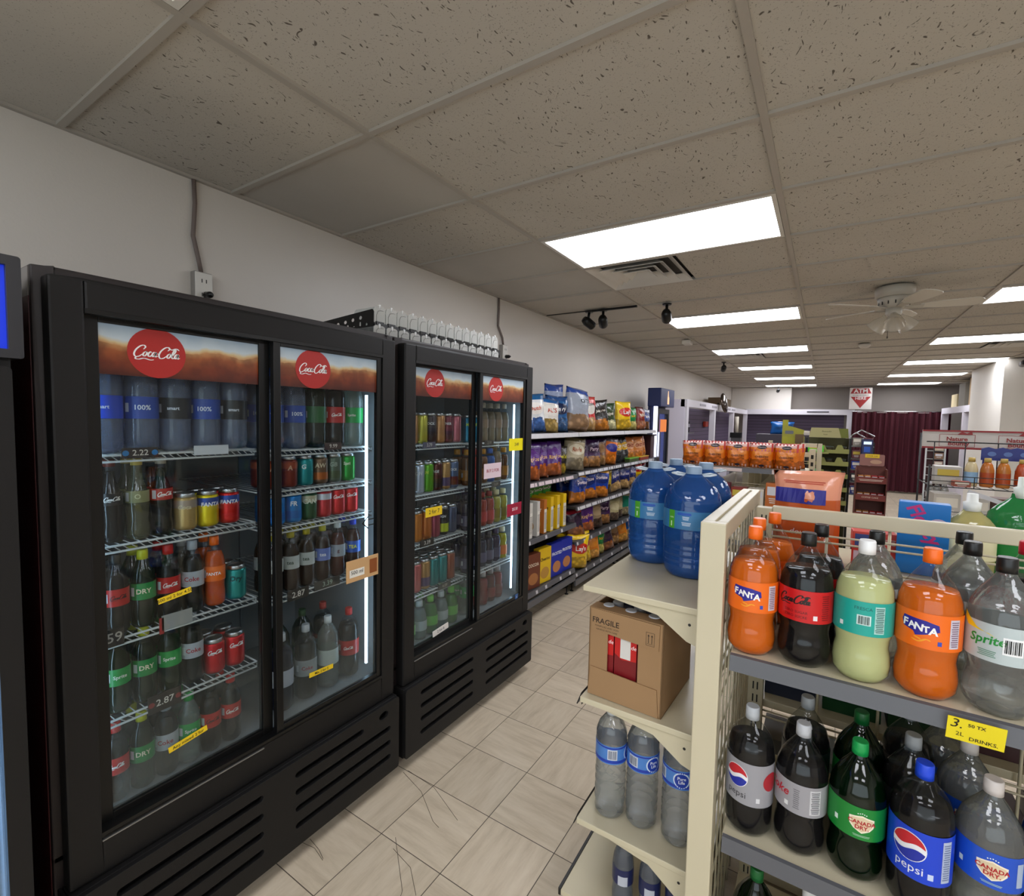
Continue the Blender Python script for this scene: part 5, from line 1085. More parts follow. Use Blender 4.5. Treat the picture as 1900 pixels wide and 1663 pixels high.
CB = dict(yel=cereal(.19, .30, .055, 'e0b818', 'd8d2c4', '', 'Cheerios', '2a1c10', 'b88838'), brown=cereal(.19, .29, .06, '6a3420', 'b8a890', '', 'COCOA', 'e8d8c0', 'a86c3c'), blue=cereal(.19, .30, .055, '1c2c9c', '98a0c0', '', 'FROSTED', 'e8ecf4', 'b87848'), orange=cereal(.18, .29, .05, 'b86a28', 'dcd6ca', '', 'WHEAT', 'f0e8d8', 'c09858'), white=cereal(.18, .29, .05, 'c8c4bc', 'e0dcd2', '', 'OATS', '802020', 'b09068'))
for i, (y, k, lb) in enumerate([(2.72, 'white', 'white'), (2.84, 'white', 'white'), (2.96, 'orange', 'orange'), (3.07, 'yel', 'yellow'), (3.19, 'yel', 'yellow'), (3.32, 'yel', 'yellow')]):
    put('cer_' + k, CB[k], (-.61, y, .681), R(random.uniform(-4, 4)), '%s cereal box standing spine out on middle shelf, %s from coolers' % (lb, nth[i]))
for i, (y, k, lb) in enumerate([(2.60, 'brown', 'brown chocolate'), (2.80, 'brown', 'brown chocolate'), (3.0, 'yel', 'yellow oat'), (3.22, 'blue', 'blue frosted'), (3.42, 'blue', 'blue frosted')]):
    put('cer_' + k, CB[k], (-.56, y, .247), pi/2 - .12 + R(random.uniform(-5, 3)), '%s cereal box facing out on bottom shelf, %s from coolers' % (lb, nth[i]))
for i, (y, c_, n) in enumerate([(5.15, '5a9c20', 'green'), (5.55, 'c8a018', 'yellow')]):
    t_ = thing('dip_tray', '%s tray of dip tubs on second shelf of farthest bay' % n, 'tray', (-.53, y, 1.156)); obj('tray', MB().box(-.03, .03, -.17, .17, 0, .035), M('8c2c1c' if i else '3c4c20', .5), t_); obj('lid', MB().box(-.035, .035, -.175, .175, .035, .048), M(c_, .4), t_, .004)
# blue upright cooler beyond the shelving
bc = thing('upright_cooler', 'narrow blue upright drink cooler with bottle emblem, beyond the shelving', 'cooler', (0, 0, 0))
obj('cabinet', MB().box(-.69, -.62, 6.22, 6.88, .05, 2.10), M('1c2450', .4), bc, .01)
obj('header', MB().box(-.69, -.50, 6.2, 6.9, 1.86, 2.12), M('1c2a5c', .35), bc, .01)
obj('light_strip', MB().box(-.60, -.545, 6.205, 6.215, 1.15, 2.06), emit('dfe4ff', 2.2), bc)
obj('emblem', onX(poly2([(-.06, -.09), (.03, -.09), (.03, .0), (-.0, .03), (-.01, .1), (-.04, .1), (-.05, .03), (-.06, 0)]), -.4985, 6.58, 1.99), emit('f0b890', 1.1), bc)
obj('door_frame', ring(-.62, -.56, 6.23, 6.87, .12, 1.83, 6.36, 6.8, .2, 1.76), m_black2, bc)
obj('door_glass', MB().box(-.58, -.576, 6.36, 6.8, .2, 1.76), film('c8d0e8', .05, .03), bc)
obj('lit_shelf_back', MB().box(-.615, -.61, 6.36, 6.8, .2, 1.76), emit('8890c8', .55), bc)
obj('display_card', MB().box(-.56, -.555, 6.42, 6.72, 1.5, 1.68), emit('e88850', .7), bc)
obj('handle', MB().box(-.56, -.52, 6.27, 6.31, .9, 1.5), m_chrome, bc)
cbx = thing('counter_cabinet', 'dark red cabinet side at end of the snack shelving', 'cabinet', (0, 0, 0)); obj('cabinet_body', MB().box(-.92, -.56, 5.99, 6.16, 0, 1.45), M('3a1216', .5), cbx); obj('cabinet_top', MB().box(-.93, -.54, 5.985, 6.19, 1.45, 1.47), M('2a1c1c', .4), cbx)

# ------------------------------------------------------------ white slatwall fixtures along left and back walls
def m_slat():
    t = NT('purple_slatwall'); o_ = t.n('ShaderNodeTexCoord').outputs['Object']; s = t.n('ShaderNodeSeparateXYZ'); t.l(o_, s.inputs[0])
    l_ = t.math('LESS_THAN', t.math('FRACT', t.math('DIVIDE', s.outputs[2], .085)), .12)
    t.pb(t.mix(l_, lin('574a63'), lin('241c2c')), .6); return t.m
mfx, msl = grain('d6d2da', .45, 200, .1, .03), m_slat()
fx = thing('slatwall_fixture', 'white framed fixture with purple slat panels along the left wall', 'fixture', (0, 0, 0))
obj('slat_panel', MB().box(-.93, -.90, 7.6, 14.95, .3, 1.93), msl, fx)
obj('end_panel', MB().box(-.93, -.50, 7.55, 7.60, 0, 2.02), M('dcd6e4', .4), fx)
obj('fascia', MB().box(-.56, -.46, 7.55, 14.9, 1.90, 2.02), mfx, fx)
for y in (7.56, 9.9, 12.3, 14.7): obj('post', MB().box(-.56, -.46, y, y + .12, 0, 1.9), mfx, fx)
for y in (8.5, 9.6, 11.3, 12.0): obj('sign_plate', MB().box(-.46, -.455, y, y + .5, 1.94, 1.98), M('9a96a0', .5), fx)
obj('base_cabinet', MB().box(-.93, -.5, 7.6, 14.9, 0, .3), mfx, fx)
fy = thing('slatwall_fixture', 'white framed fixture with purple slat panel along the back wall', 'fixture', (0, 0, 0))
obj('slat_panel', MB().box(-.5, 1.85, 15.2, 15.25, .3, 1.92), msl, fy)
obj('fascia', MB().box(-.5, 2.06, 14.78, 14.9, 1.91, 2.05), mfx, fy)
obj('post', MB().box(1.9, 2.06, 14.78, 14.9, 0, 1.91), mfx, fy); obj('base_cabinet', MB().box(-.4, 1.9, 14.8, 15.25, 0, .3), mfx, fy)
obj('top_board', MB().box(-.5, 2.06, 14.9, 15.28, 1.99, 2.03), mfx, fy)
obj('sign_plate', MB().box(1.0, 1.5, 14.77, 14.78, 1.97, 2.0), M('4a4650'), fy)
sf = MB().box(-.93, .6, 14.98, Y1, 2.05, H)
struct('trim_2', sf, mw)
for x0, x1, y0, y1, z, h_, lb in ((-.85, -.58, 11.2, 12.6, 2.02, .2, 'brown box on top of left wall fixture behind the mirror'), (1.0, 1.9, 14.95, 15.15, 2.031, .05, 'flat papers stacked on top of the back fixture')):
    t_ = thing('storage_box', lb, 'box', ((x0+x1)/2, (y0+y1)/2, z)); obj('box_body', MB().box(-(x1-x0)/2, (x1-x0)/2, -(y1-y0)/2, (y1-y0)/2, 0, h_), M('5c4a34' if z < 2.03 else '8c8680', .8), t_)
mr = thing('security_mirror', 'dark round security mirror seen edge-on, hung above left fixture', 'mirror', (-.36, 10.35, 2.06))
mb = MB().lathe([(-.012, .0), (-.012, .2), (-.0, .21), (.02, .16), (.035, .08), (.04, 0)], 24); mb.xf(Matrix.Rotation(R(-8), 4, 'Z') @ Matrix.Rotation(R(80), 4, 'Y'))
obj('mirror_dome', mb, M('4c4038', .15, .8), mr); obj('mirror_bracket', MB().tube([(-.10, 0, .0), (-.25, 0, -.1), (-.25, 0, -.16)], .012, 6), m_black2, mr)
for i in range(6):
    y = 8.0 + .22 * i
    put('shbot', bottle('1L', liquid('2a2430', 0), 'a8a4b0', '8c3a34', name='hanging_bottle'), (-.8, y, 1.45), pi/2, 'small bottle on the purple slat panel shelf, %s from camera' % nth[i], 'small bottles on the left slat panel')
t_ = thing('slat_shelf', 'small shelf on the left purple slat panel holding bottles', 'shelf', (-.8, 8.55, 1.43)); obj('shelf_board', MB().box(-.1, .1, -.7, .7, 0, .0195), m_rail, t_)
t_ = thing('hanging_pack', 'red package hanging on the left slat panel', 'package', (-.86, 11.1, 1.55)); obj('pack', MB().box(-.03, .03, -.15, .15, 0, .12), M('a83420', .4), t_, .01)
t_ = thing('roll_dispenser', 'pale upright roll standing on dark base by left fixture', 'roll', (-.34, 12.0, 1.3)); obj('roll', MB().lathe([(.12, .045), (.5, .045)], 14), M('cfc8b8', .6), t_); obj('roll_base', MB().box(-.12, .12, -.1, .1, 0, .12), m_black2, t_)
obj('roll_pedestal', MB().box(-.1, .1, -.08, .08, -1.3, 0), m_rail, t_)

# ATM sign and curtain
sg = thing('atm_sign', 'white and red ATM HERE sign hanging above the back wall fixture', 'sign', (2.16, 14.7, 2.06))
obj('sign_board', MB().box(-.235, .235, 0, .01, 0, .55), M('d8d2cc', .5), sg)
red = M('a02c2c', .5)
obj('red_band', onY(poly2([(-.22, .40), (-.16, .53), (.16, .53), (.22, .40)]), 0, -.002, 0), red, sg)
obj('lettering', onY(mv2(text2('ATM', .1, off=.03), 0, .46), 0, -.004, 0), M('e4dcd8'), sg); obj('red_arrow', onY(poly2([(-.21, .32), (0, .03), (.21, .32)]), 0, -.002, 0), red, sg)
obj('lettering', onY(join2(mv2(text2('HERE', .07, off=.02), 0, .275)), 0, -.004, 0), M('e4dcd8'), sg); obj('small_print', onY(mv2(text2('AUTOMATED BANKING', .022, off=.01), 0, .355), 0, -.003, 0), M('5a3030'), sg)
obj('hanger', MB().tube([(-.2, .005, .55), (-.2, .005, .604)], .003, 4).tube([(.2, .005, .55), (.2, .005, .604)], .003, 4), m_chrome, sg)
ct = thing('curtain', 'dark maroon curtain closing the doorway in the back wall', 'curtain', (0, 0, 0))
n = 160; cm = MB(); W0, W1 = 2.0, 3.9
def cy_(i): return 14.55 + .035 * sin(i * .62) + .02 * sin(i * .23 + 1) + .012 * sin(i * 1.4)
zs_ = [.04, .6, 1.3, 1.9, 2.0]
vs = [(W0 + (W1 - W0) * i / n, cy_(i) + .006 * math.sin(i * .3 + z * 3), z) for z in zs_ for i in range(n + 1)]
vs += [(x, y + .006, z) for x, y, z in vs]; m_ = (n + 1) * len(zs_)
fs = [(j*(n+1)+i, j*(n+1)+i+1, (j+1)*(n+1)+i+1, (j+1)*(n+1)+i) for j in range(len(zs_)-1) for i in range(n)]
cm.add(vs, fs + [tuple(q + m_ for q in f) for f in fs], True)
obj('cloth', cm, grain('4a1020', .85, 300, .3, .15), ct); obj('curtain_rod', MB().tube([(1.98, 14.55, 2.0), (3.95, 14.55, 2.0)], .014, 8), m_chrome, ct)
obj('curtain_ring', MB().box(2.1, 2.3, 14.5, 14.515, 1.965, 1.985).box(2.5, 2.7, 14.5, 14.515, 1.965, 1.985).box(2.9, 3.1, 14.5, 14.515, 1.965, 1.985).box(3.3, 3.5, 14.5, 14.515, 1.965, 1.985), M('8c7c7c', .5), ct)
# right fixture, column poster
fr_ = thing('slatwall_fixture', 'white framed fixture with purple slat panel beside the white column', 'fixture', (0, 0, 0))
obj('slat_panel', MB().box(4.25, 4.3, 11.25, 14.6, .3, 1.95), msl, fr_); obj('fascia', MB().box(3.72, 3.84, 11.25, 14.5, 1.95, 2.08), mfx, fr_)
for y in (14.4, 12.3): obj('post', MB().box(3.72, 3.84, y, y + .12, 0, 1.95), mfx, fr_)
obj('top_board', MB().box(3.84, 4.3, 11.25, 14.5, 2.04, 2.08), mfx, fr_); obj('base_cabinet', MB().box(3.75, 4.25, 11.25, 14.5, 0, .6), mfx, fr_)
for i, (y, h_, c_) in enumerate([(13.9, .3, 'c8b890'), (13.2, .5, '8a8478'), (12.3, .56, 'b89c74'), (11.6, .4, 'd8d4cc')]):
    t_ = thing('storage_box', '%s box standing on top of right fixture, %s from back' % (['small tan', 'tall grey', 'tall brown', 'white'][i], nth[i]), 'box', (3.98, y, 2.081)); obj('box_body', MB().box(-.15, .15, -.28, .28, 0, h_), M(c_, .7), t_, .01)
ps = thing('wall_poster', 'red and yellow poster on the front of the white column', 'poster', (3.86, 9.3, 1.86))
obj('poster_board', MB().box(0, .75, -.012, 0, 0, .6), M('a02020', .4), ps)
obj('yellow_band', MB().box(.02, .75, -.014, -.012, .38, .58), M('c0a420', .4), ps); obj('yellow_band', MB().box(.02, .2, -.014, -.012, .02, .08), M('c0a420', .4), ps)
obj('lettering', MB().flat(mv2(lines(.5, .12, 3), .28, .28), lambda a, b: (a, -.0145, b)), M('e8d8c8'), ps)
obj('cabinet_label', MB().box(-.1, -.02, -.012, -.011, -.3, -.28).box(-.1, -.04, -.012, -.011, 0, .02), M('8a8680'), ps) if False else None

# ------------------------------------------------------------ second gondola with orange snack bags
g2 = thing('gondola_shelving', 'cream gondola shelving behind the end cap, holding orange cheese snack bags', 'shelving', (0, 0, 0))
for x in (.30, 1.33): obj('end_post', MB().box(x, x + .05, 4.42, 4.46, 0, 1.42 if x < 1 else 1.43), m_beige, g2, .002)
s_ = MB()
for i in range(14): s_.box(1.345, 1.365, 4.417, 4.42, .5 + .065*i, .535 + .065*i)
obj('post_slots', s_, M('1c1a17', .8), g2)
obj('top_rail', MB().box(.35, 1.33, 4.42, 4.45, 1.36, 1.40), m_beige, g2)
wg = MB()
for z in (1.32, 1.30, 1.22, 1.2, 1.08, 1.06, .9, .88, .7, .5, .3): wg.tube([(.35, 4.435, z), (1.33, 4.435, z)], .003, 5)
for i in range(6): wg.tube([(.42 + .16*i, 4.435, .1), (.42 + .16*i, 4.435, 1.36)], .003, 5)
obj('wire_back', wg, m_beige, g2)
for z in (1.262, .93, .62, .3):
    s_ = obj('shelf', MB().box(.31, 1.34, 4.0, 4.42, z - .02, z), m_beige, g2)
    pr_ = obj('price_rail', MB().prism([(4.0, z + .003), (3.988, z), (3.98, z - .038), (4.0, z - .036)], 'x', .31, 1.34), m_rail, s_)
    if z > 1.2: obj('shelf_tag', MB().box(.55, .85, 3.976, 3.979, z - .033, z - .004).box(1.08, 1.15, 3.976, 3.979, z - .036, z - .0), M('d8c4c0'), pr_)
def chz(t_, dec):
    b = t_; st = M('c03430', .3)
    obj('stripe', dec(join2(*[rect2(.014, .07, -.078 + .026*i, 0) for i in range(7)]), 0, .183), M('c84440', .3), b)
    obj('logo_oval', dec(poly2(circ(0, 0, .036, 24, .016)), 0, .183, .003), M('20182c', .3), b); obj('lettering', dec(text2('Hawkins', .012, sh=.2), 0, .183, .0045), M('e8d8d0'), b)
    obj('lettering', dec(text2('CHEEZIES', .017, off=.02), 0, .1, .002), M('4a2018'), b)
    obj('bottom_stripe', dec(join2(*[rect2(.012, .022, -.065 + .026*i, 0) for i in range(6)]), 0, .018), M('d8a898', .3), b)
    obj('logo_oval', dec(poly2(circ(0, 0, .022, 20, .01)), 0, .024, .003), M('20182c', .3), b)
SMALL['cheez'] = bag('cheez', .2, .215, .08, 'e87a18', 'f08c28', 'd86a10', 'ecc0b8', extra=chz, name='snack_bag')
for j in range(2):
    for i in range(5): put('cheez', SMALL['cheez'], (.42 + .19*i + .03*j, 4.07 + .15*j, 1.264), R(random.uniform(-8, 8)), 'striped orange cheese snack bag, %s from left, %s row' % (nth[i], ['front', 'back'][j]), None)
rn = random.Random(5)
cols = ['3c6a28', '8c2c20', '2c3c7c', 'b89028', 'd8d0c0', '503020', '1c6a6a', 'c06828', '7a1c3c', '2c2c30']
NC = dict(zip(cols, ['green', 'red', 'blue', 'mustard', 'cream', 'brown', 'teal', 'orange', 'wine', 'charcoal']))
def sbox(key, w_, d_, h_, col, name='food_box'):
    def mk():
        t_ = thing(name, 'x', 'box'); obj('box_body', MB().box(-w_/2, w_/2, -d_/2, d_/2, 0, h_), M(col, .45), t_, .002)
        obj('printed_panel', MB().box(-w_*.4, w_*.4, -d_/2 - .001, -d_/2, h_*.5, h_*.85), M(rn.choice(['e0d8c8', 'c8b040', 'd0d0d8']), .5), t_)
        obj('lettering', onY(mv2(lines(w_*.6, h_*.25, 3), 0, h_*.28), 0, -d_/2 - .0012, 0), M('d8d0c8'), t_); return t_
    return mk
def boxrow(x0, x1, y, z, hmax, where, n, rz=0, base=0):
    wv = (x1 - x0) / n
    for i in range(n):
        c_ = cols[(i * 3 + base) % 10]; h_ = (hmax * (.62 + .38 * (((i * 5 + base) % 7) / 6)))
        h_ = round(h_ / .03) * .03; ww = round(wv * .9, 3)
        put(('sb', ww, h_, c_), sbox('', ww, .12, h_, c_), (x0 + wv * (i + .5), y, z), rz, '%s food box, %s from left, %s' % (NC[c_], nth[i], where))
boxrow(.34, 1.3, 4.12, .931, .2, 'shelf below the orange bags', 7, base=2)
boxrow(.34, 1.3, 4.12, .621, .2, 'third shelf of orange bag gondola', 7, base=5)
# gondola run behind it
g3 = thing('gondola_shelving', 'long cream gondola run behind the orange snack bags', 'shelving', (0, 0, 0))
for y in (4.5, 5.7, 6.9): obj('upright', MB().box(.79, .84, y, y + .04, 0, 1.42), m_beige, g3)
obj('centre_panel', MB().box(.81, .82, 4.54, 6.94, .1, 1.38), m_beige_d, g3)
for z in (.25, .62, .96, 1.25):
    for sx in (-1, 1): obj('shelf', MB().box(*sorted((.815 + sx * .03, .815 + sx * .44)), 4.55, 6.94, z - .02, z), m_beige, g3)
obj('perforated_upright', MB().box(1.385, 1.425, 4.62, 4.66, 0, 1.475).box(1.26, 1.39, 4.62, 4.65, 1.44, 1.475), m_beige, g3)
for i in range(9): put(('sb2', cols[i % 10]), sbox('', .2, .14, .12, cols[i % 10]), (1.08, 4.75 + .235*i, 1.252), pi/2, '%s carton on top of the long gondola, %s from camera' % (NC[cols[i % 10]], nth[i]))
for i in range(9): put(('sb2', cols[(i + 4) % 10]), sbox('', .2, .14, .12, cols[(i + 4) % 10]), (.55, 4.75 + .235*i, 1.252), -pi/2, '%s carton on aisle side of the long gondola, %s from camera' % (NC[cols[(i + 4) % 10]], nth[i]))
bl = thing('snack_bag', 'shiny blue snack bag lying high beyond the orange bags', 'bag', (.92, 7.3, 1.5)); mb, dec = pouchmesh(.3, .18, .1, seed=9); obj('bag_body', mb, M('1458a0', .2), bl); 
t_ = thing('display_stand', 'low stand carrying the shiny blue bag and small cartons', 'stand', (.9, 7.4, 0)); obj('stand_body', MB().box(-.3, .45, -.2, .2, 0, 1.499), M('3a3440', .6), t_, .004)
for i in range(4): put(('sb3', i), sbox('', .1, .08, .06, ['c8b8a8', '7a2c2c', 'd0c8c0', '8c3a30'][i]), (1.04 + .11*0 + .09*i if i else 1.06, 7.28 + (.0 if i else .12), 1.5), 0, 'small %s carton on the low stand, %s from left' % (['pale', 'red', 'white', 'rust'][i], nth[i]))
# yellow-green cardboard display
yg = thing('cardboard_display', 'yellow-green cardboard display with tall side card, beyond orange bags', 'display', (1.1, 6.25, 0))
myg = M('a8a42c', .6)
obj('display_body', MB().box(-.09, .13, -.1, .1, 0, 1.50), myg, yg, .003)
obj('side_card', MB().box(-.10, -.04, -.105, -.1, 1.2, 1.70), myg, yg); obj('front_card', MB().prism([(-.10, 1.5), (.12, 1.5), (.13, 1.58), (.0, 1.62), (-.10, 1.64)], 'y', -.108, -.101), M('a09c34', .6), yg)
obj('label_plate', onY(poly2(rr(-.07, .02, 1.53, 1.57, .01)), 0, -.111, 0), M('6a6c70'), yg); obj('carton_insert', MB().box(.04, .13, -.14, -.11, 1.42, 1.53), M('6a5434', .6), yg)
# egg and avocado style tray stand
eg = thing('tray_stand', 'olive tray display stand with sloped printed top card', 'display stand', (1.485, 6.0, 0))
mol = M('8c8c4c', .6)
for x in (-.22, .20): obj('side_upright', MB().box(x - .012, x + .012, -.01, .01, 0, 1.5), m_black2, eg)
obj('top_card', MB().prism([(-.2, 1.505), (-.18, 1.615), (.08, 1.615), (.11, 1.505)], 'y', -.05, -.045), M('a8a070', .6), eg)
obj('side_wing', MB().prism([(.08, 1.61), (.17, 1.61), (.18, 1.505), (.11, 1.505)], 'y', -.04, -.035), M('6a7028', .6), eg)
obj('lettering', onY(join2(mv2(text2('Avocado', .018), -.03, 1.575), mv2(text2('fresh', .014), -.04, 1.54)), 0, -.052, 0), M('4a4c28'), eg)
obj('back_board', MB().box(-.2, .19, .1, .11, .1, 1.5), M('4c4a2c', .7), eg)
for i, z in enumerate((1.33, 1.19, 1.05, .9, .75, .6)):
    obj('tray', MB().box(-.2, .19, -.06, .1, z, z + .012).prism([(-.2, z), (.19, z), (.19, z + .05), (.14, z + .05), (.12, z + .095), (.08, z + .095), (.06, z + .04), (-.02, z + .04), (-.04, z + .09), (-.08, z + .09), (-.1, z + .04), (-.2, z + .04)], 'y', -.075, -.07), mol, eg)
    for q in range(3):
        put('tub', lambda: (lambda t_: (obj('tub_body', MB().lathe([(0, .035), (.05, .045), (.055, .045)], 14), M('4c4434', .4), t_), obj('tub_lid', MB().lathe([(.0551, .047), (.062, .047), (.064, .03)], 14), M('2c3a30', .35), t_), t_)[-1])(thing('food_tub', 'x', 'tub')), (1.485 - .12 + .12*q, 6.0 + .01, z + .0125), 0, 'dark round tub on %s tray of the olive stand, %s from left' % (nth[i], nth[q]), 'tubs on the olive tray stand')
put(('sb3', 'g'), sbox('', .15, .05, .07, '50c828'), (1.36, 5.86, 1.345), 0, 'bright green carton at the top tray of olive stand')
obj('carton_ledge', MB().box(-.2, .0, -.17, -.0, 1.325, 1.342), mol, eg)
for i, (x, c_) in enumerate([(1.36, '2a8c3c'), (1.40, 'c88c1c')]):
    t_ = thing('small_bottle', '%s small bottle before the olive tray stand' % ['green capped', 'yellow'][i], 'bottle', (x, 5.6, 1.0 - .2*i)); obj('bottle_body', MB().lathe([(0, .03), (.1, .03), (.12, .012)], 14), M('8a7a6a' if not i else 'd0981c', .3), t_); obj('cap', MB().lathe([(.12, .03), (.17, .028)], 12), M(c_, .4), t_)
t_ = thing('display_stand', 'slim grey pedestal holding two small bottles by olive stand', 'stand', (1.38, 5.6, 0)); obj('stand_body', MB().box(-.05, -.0, -.04, .04, 0, .999).box(.0, .06, -.04, .04, 0, .799), m_rail, t_)
# stand beside it with bent wire top, blue mini machine, brown cake stand
ws = thing('wire_rack', 'black wire rack with looped grey top behind cake stand', 'rack', (1.78, 6.05, 0))
for x in (-.09, .12): obj('side_upright', MB().box(x - .008, x + .008, -.01, .01, 0, 1.46), m_black2, ws)
obj('wire_loop', MB().tube([(-.09, -.03, 1.53), (.0, -.03, 1.60), (.12, -.03, 1.53), (.10, -.03, 1.50), (-.09, -.03, 1.50)], .009, 6, True).tube([(-.05, -.03, 1.57), (.06, -.03, 1.50)], .007, 6), m_alu, ws); obj('side_bar', MB().tube([(-.09, 0, 1.45), (-.09, -.03, 1.53)], .007, 6), m_alu, ws)
for i, z in enumerate((1.42, 1.28, 1.16, 1.02, .88)):
    obj('rack_shelf', MB().box(-.09, .12, -.06, .06, z - .012, z), M('6a6c68', .5), ws)
    for q in range(2): put(('sb4', (i + q) % 5), sbox('', .08, .07, .09, ['8a8478', '6a3038', '1c3c9c', '2a2c34', '202a6c'][(i + q) % 5]), (1.745 + .1*q, 6.03, z + .0005), 0, '%s packet on wire rack shelf %s, %s' % (['tan', 'maroon', 'blue', 'black', 'navy'][(i + q) % 5], nth[i], ['left', 'right'][q]))
bm = thing('payment_machine', 'small dark blue lit machine on pole beside the maroon curtain', 'machine', (1.80, 5.95, 0))
obj('machine_body', MB().box(-.02, .085, -.05, -.0, 1.24, 1.50), M('1c2650', .35), bm, .01); obj('lit_sign', MB().box(0, .07, -.053, -.05, 1.445, 1.475), emit('b8c8e8', 1.2), bm); obj('screen', MB().box(.005, .06, -.053, -.05, 1.36, 1.42), M('1c50b0', .3), bm); obj('pole', MB().lathe([(0, .12), (.02, .12), (.03, .02), (1.24, .02)], 14, c=(.03, -.03)), m_black2, bm)
ck = thing('cake_stand_display', 'brown cardboard snack cake stand with yellow card on top', 'display stand', (1.815, 5.0, 0))
mbr = M('5c2a20', .6)
obj('header_card', MB().prism(rr(-.085, .105, 1.272, 1.38, .012), 'y', .045, .05), M('8c6058', .6), ck); obj('yellow_card', onY(rect2(.11, .035, .01, 1.365), 0, .043, 0), M('dcb818'), ck); obj('lettering', onY(mv2(text2('2 FOR 3.00', .012), .01, 1.364), 0, .0415, 0), M('3a2c10'), ck)
obj('picture', onY(poly2(circ(.04, 1.31, .045, 16, .02)), 0, .0435, 0), M('b08a70'), ck)
for x in (-.112, .118): obj('side_panel', MB().box(x - .004, x + .004, -.1, .06, 0, 1.25), mbr, ck)
obj('back_panel', MB().box(-.11, .115, .055, .06, 0, 1.27), mbr, ck)
for i, z in enumerate((1.13, .97, .80, .62, .44)):
    obj('shelf_tray', MB().box(-.108, .114, -.1, .055, z, z + .006).box(-.108, .114, -.104, -.1, z - .01, z + .045), M('70281f', .6), ck)
    if i: obj('lettering', onY(mv2(text2('COFFEE CAKE', .014), 0, z + .018), 0, -.1055, 0), M('d8c0b0'), ck)
    else: obj('lettering', onY(mv2(lines(.19, .02, 2), 0, z + .018), 0, -.1055, 0), M('d8c0b0'), ck)
    for q in range(4):
        key = ('ckp', (q > 1))
        put(key, sbox('', .045, .07, .05, 'b87838' if q < 2 else 'a89060', 'cake_packet') if i else sbox('', .045, .07, .05, 'b87838' if q < 2 else '9c2020', 'cake_packet'), (1.815 - .075 + .052*q, 4.96, z + .0065), 0, '%s cake packet, %s from left, %s tray of the brown stand' % ('tan' if q > 1 else 'orange-brown', nth[q], nth[i]))
# ------------------------------------------------------------ energy bar stand at right
nb = thing('snack_bar_rack', 'black wire rack with white and red header board at right edge', 'rack', (0, 0, 0))
nb['label'] = 'black wire rack with white and red header board at right edge'
obj('header_board', MB().box(2.14, 3.2, 4.75, 4.77, 1.47, 1.625), M('c8c0b8', .5), nb); obj('red_edge', MB().box(2.14, 3.2, 4.745, 4.75, 1.612, 1.626).box(2.14, 3.2, 4.745, 4.75, 1.47, 1.485), M('8c1c20', .5), nb)
for x in (2.36, 2.72): obj('lettering', onY(join2(mv2(text2('Nature', .032, off=.03), 0, .012), mv2(text2('Bounty', .032, off=.03), .01, -.025)), x, 4.742, 1.54), M('8c2424'), nb)
for x in (2.36, 2.72): obj('logo_outline', onY(join2(rect2(.22, .003, 0, .05), rect2(.22, .003, 0, -.05), rect2(.003, .1, -.11, 0), rect2(.003, .1, .11, 0), mv2(poly2([(-.03, .05), (0, .075), (.03, .06), (.06, .08), (.065, .05)]), .03, 0)), x, 4.743, 1.54), M('8c2424'), nb)
for x in (2.13, 3.18):
    for y in (4.25, 4.74): obj('rack_post', MB().tube([(x, y, 0), (x, y, 1.6 if y > 4.5 else 1.36)], .007, 6), m_bwire, nb)
for z in (1.20, .93, .66, .3):
    s_ = MB()
    for y in (4.25, 4.74): s_.tube([(2.13, y, z - .004), (3.18, y, z - .004)], .004, 5)
    for zz in (.04, .08): s_.tube([(2.13, 4.25, z + zz), (3.18, 4.25, z + zz)], .003, 5)
    for i in range(15): s_.tube([(2.13 + .075*i, 4.25, z - .0025), (2.13 + .075*i, 4.74, z - .0025)], .0024, 4)
    for i in range(5): s_.tube([(2.13 + .26*i, 4.25, z), (2.13 + .26*i, 4.25, z + .08)], .003, 4)
    for x in (2.13, 3.18): s_.tube([(x, 4.25, z), (x, 4.74, z)], .004, 5)
    obj('rack_shelf', s_, m_bwire, nb)
s_ = MB().tube([(2.15, 4.60, 1.53), (3.18, 4.60, 1.53)], .005, 5)
for i in range(6): s_.tube([(2.2 + .19*i, 4.6, 1.2), (2.2 + .19*i, 4.6, 1.53)], .004, 5)
obj('rack_rail', s_, m_bwire, nb)
def pbot(col, cap):
    def mk():
        t_ = thing('sauce_bottle', 'x', 'bottle'); obj('bottle_body', MB().lathe([(0, .035), (.01, .04), (.13, .04), (.17, .03), (.19, .018)], 18), M(col, .25), t_); obj('cap', MB().lathe([(.19, .022), (.22, .02)], 14), M(cap, .3), t_)
        obj('bottle_label', band(.03, .11, .0402), M('8ab0d0' if col[0] == 'c' else 'b04a1c', .4), t_); return t_
    return mk
for i, (x, c_) in enumerate([(2.40, 'c8b890'), (2.49, 'b86a2c'), (2.58, 'b8702c'), (2.68, 'b04820'), (2.79, 'b04820'), (2.9, 'b04820')]):
    put(('pb', c_), pbot(c_, 'b89c50'), (x, 4.42, 1.201), 0, '%s bottle on top shelf of black wire rack, %s from left' % ({'c8b890': 'pale gold', 'b86a2c': 'amber', 'b8702c': 'amber', 'b04820': 'orange'}[c_], nth[i]))
t_ = thing('display_tray', 'dark blue scalloped cardboard strip above the bottles at right', 'display card', (2.75, 4.52, 1.40)); obj('card', MB().prism([(-.28, 0), (.28, .0), (.28, .09)] + [(.28 - .04*i, .09 + (.012 if i % 2 else 0)) for i in range(1, 15)], 'y', 0, .01), M('1c2c80', .4), t_); obj('print_dots', onY(join2(*[poly2(circ(-.22 + .09*i, .05, .025, 12, .018)) for i in range(6)]), 0, -.001, 0), M('5a78b8'), t_)
obj('card_leg', MB().box(-.27, -.26, 0, .01, -.199, 0).box(.26, .27, 0, .01, -.199, 0), M('1c2c80', .4), t_)
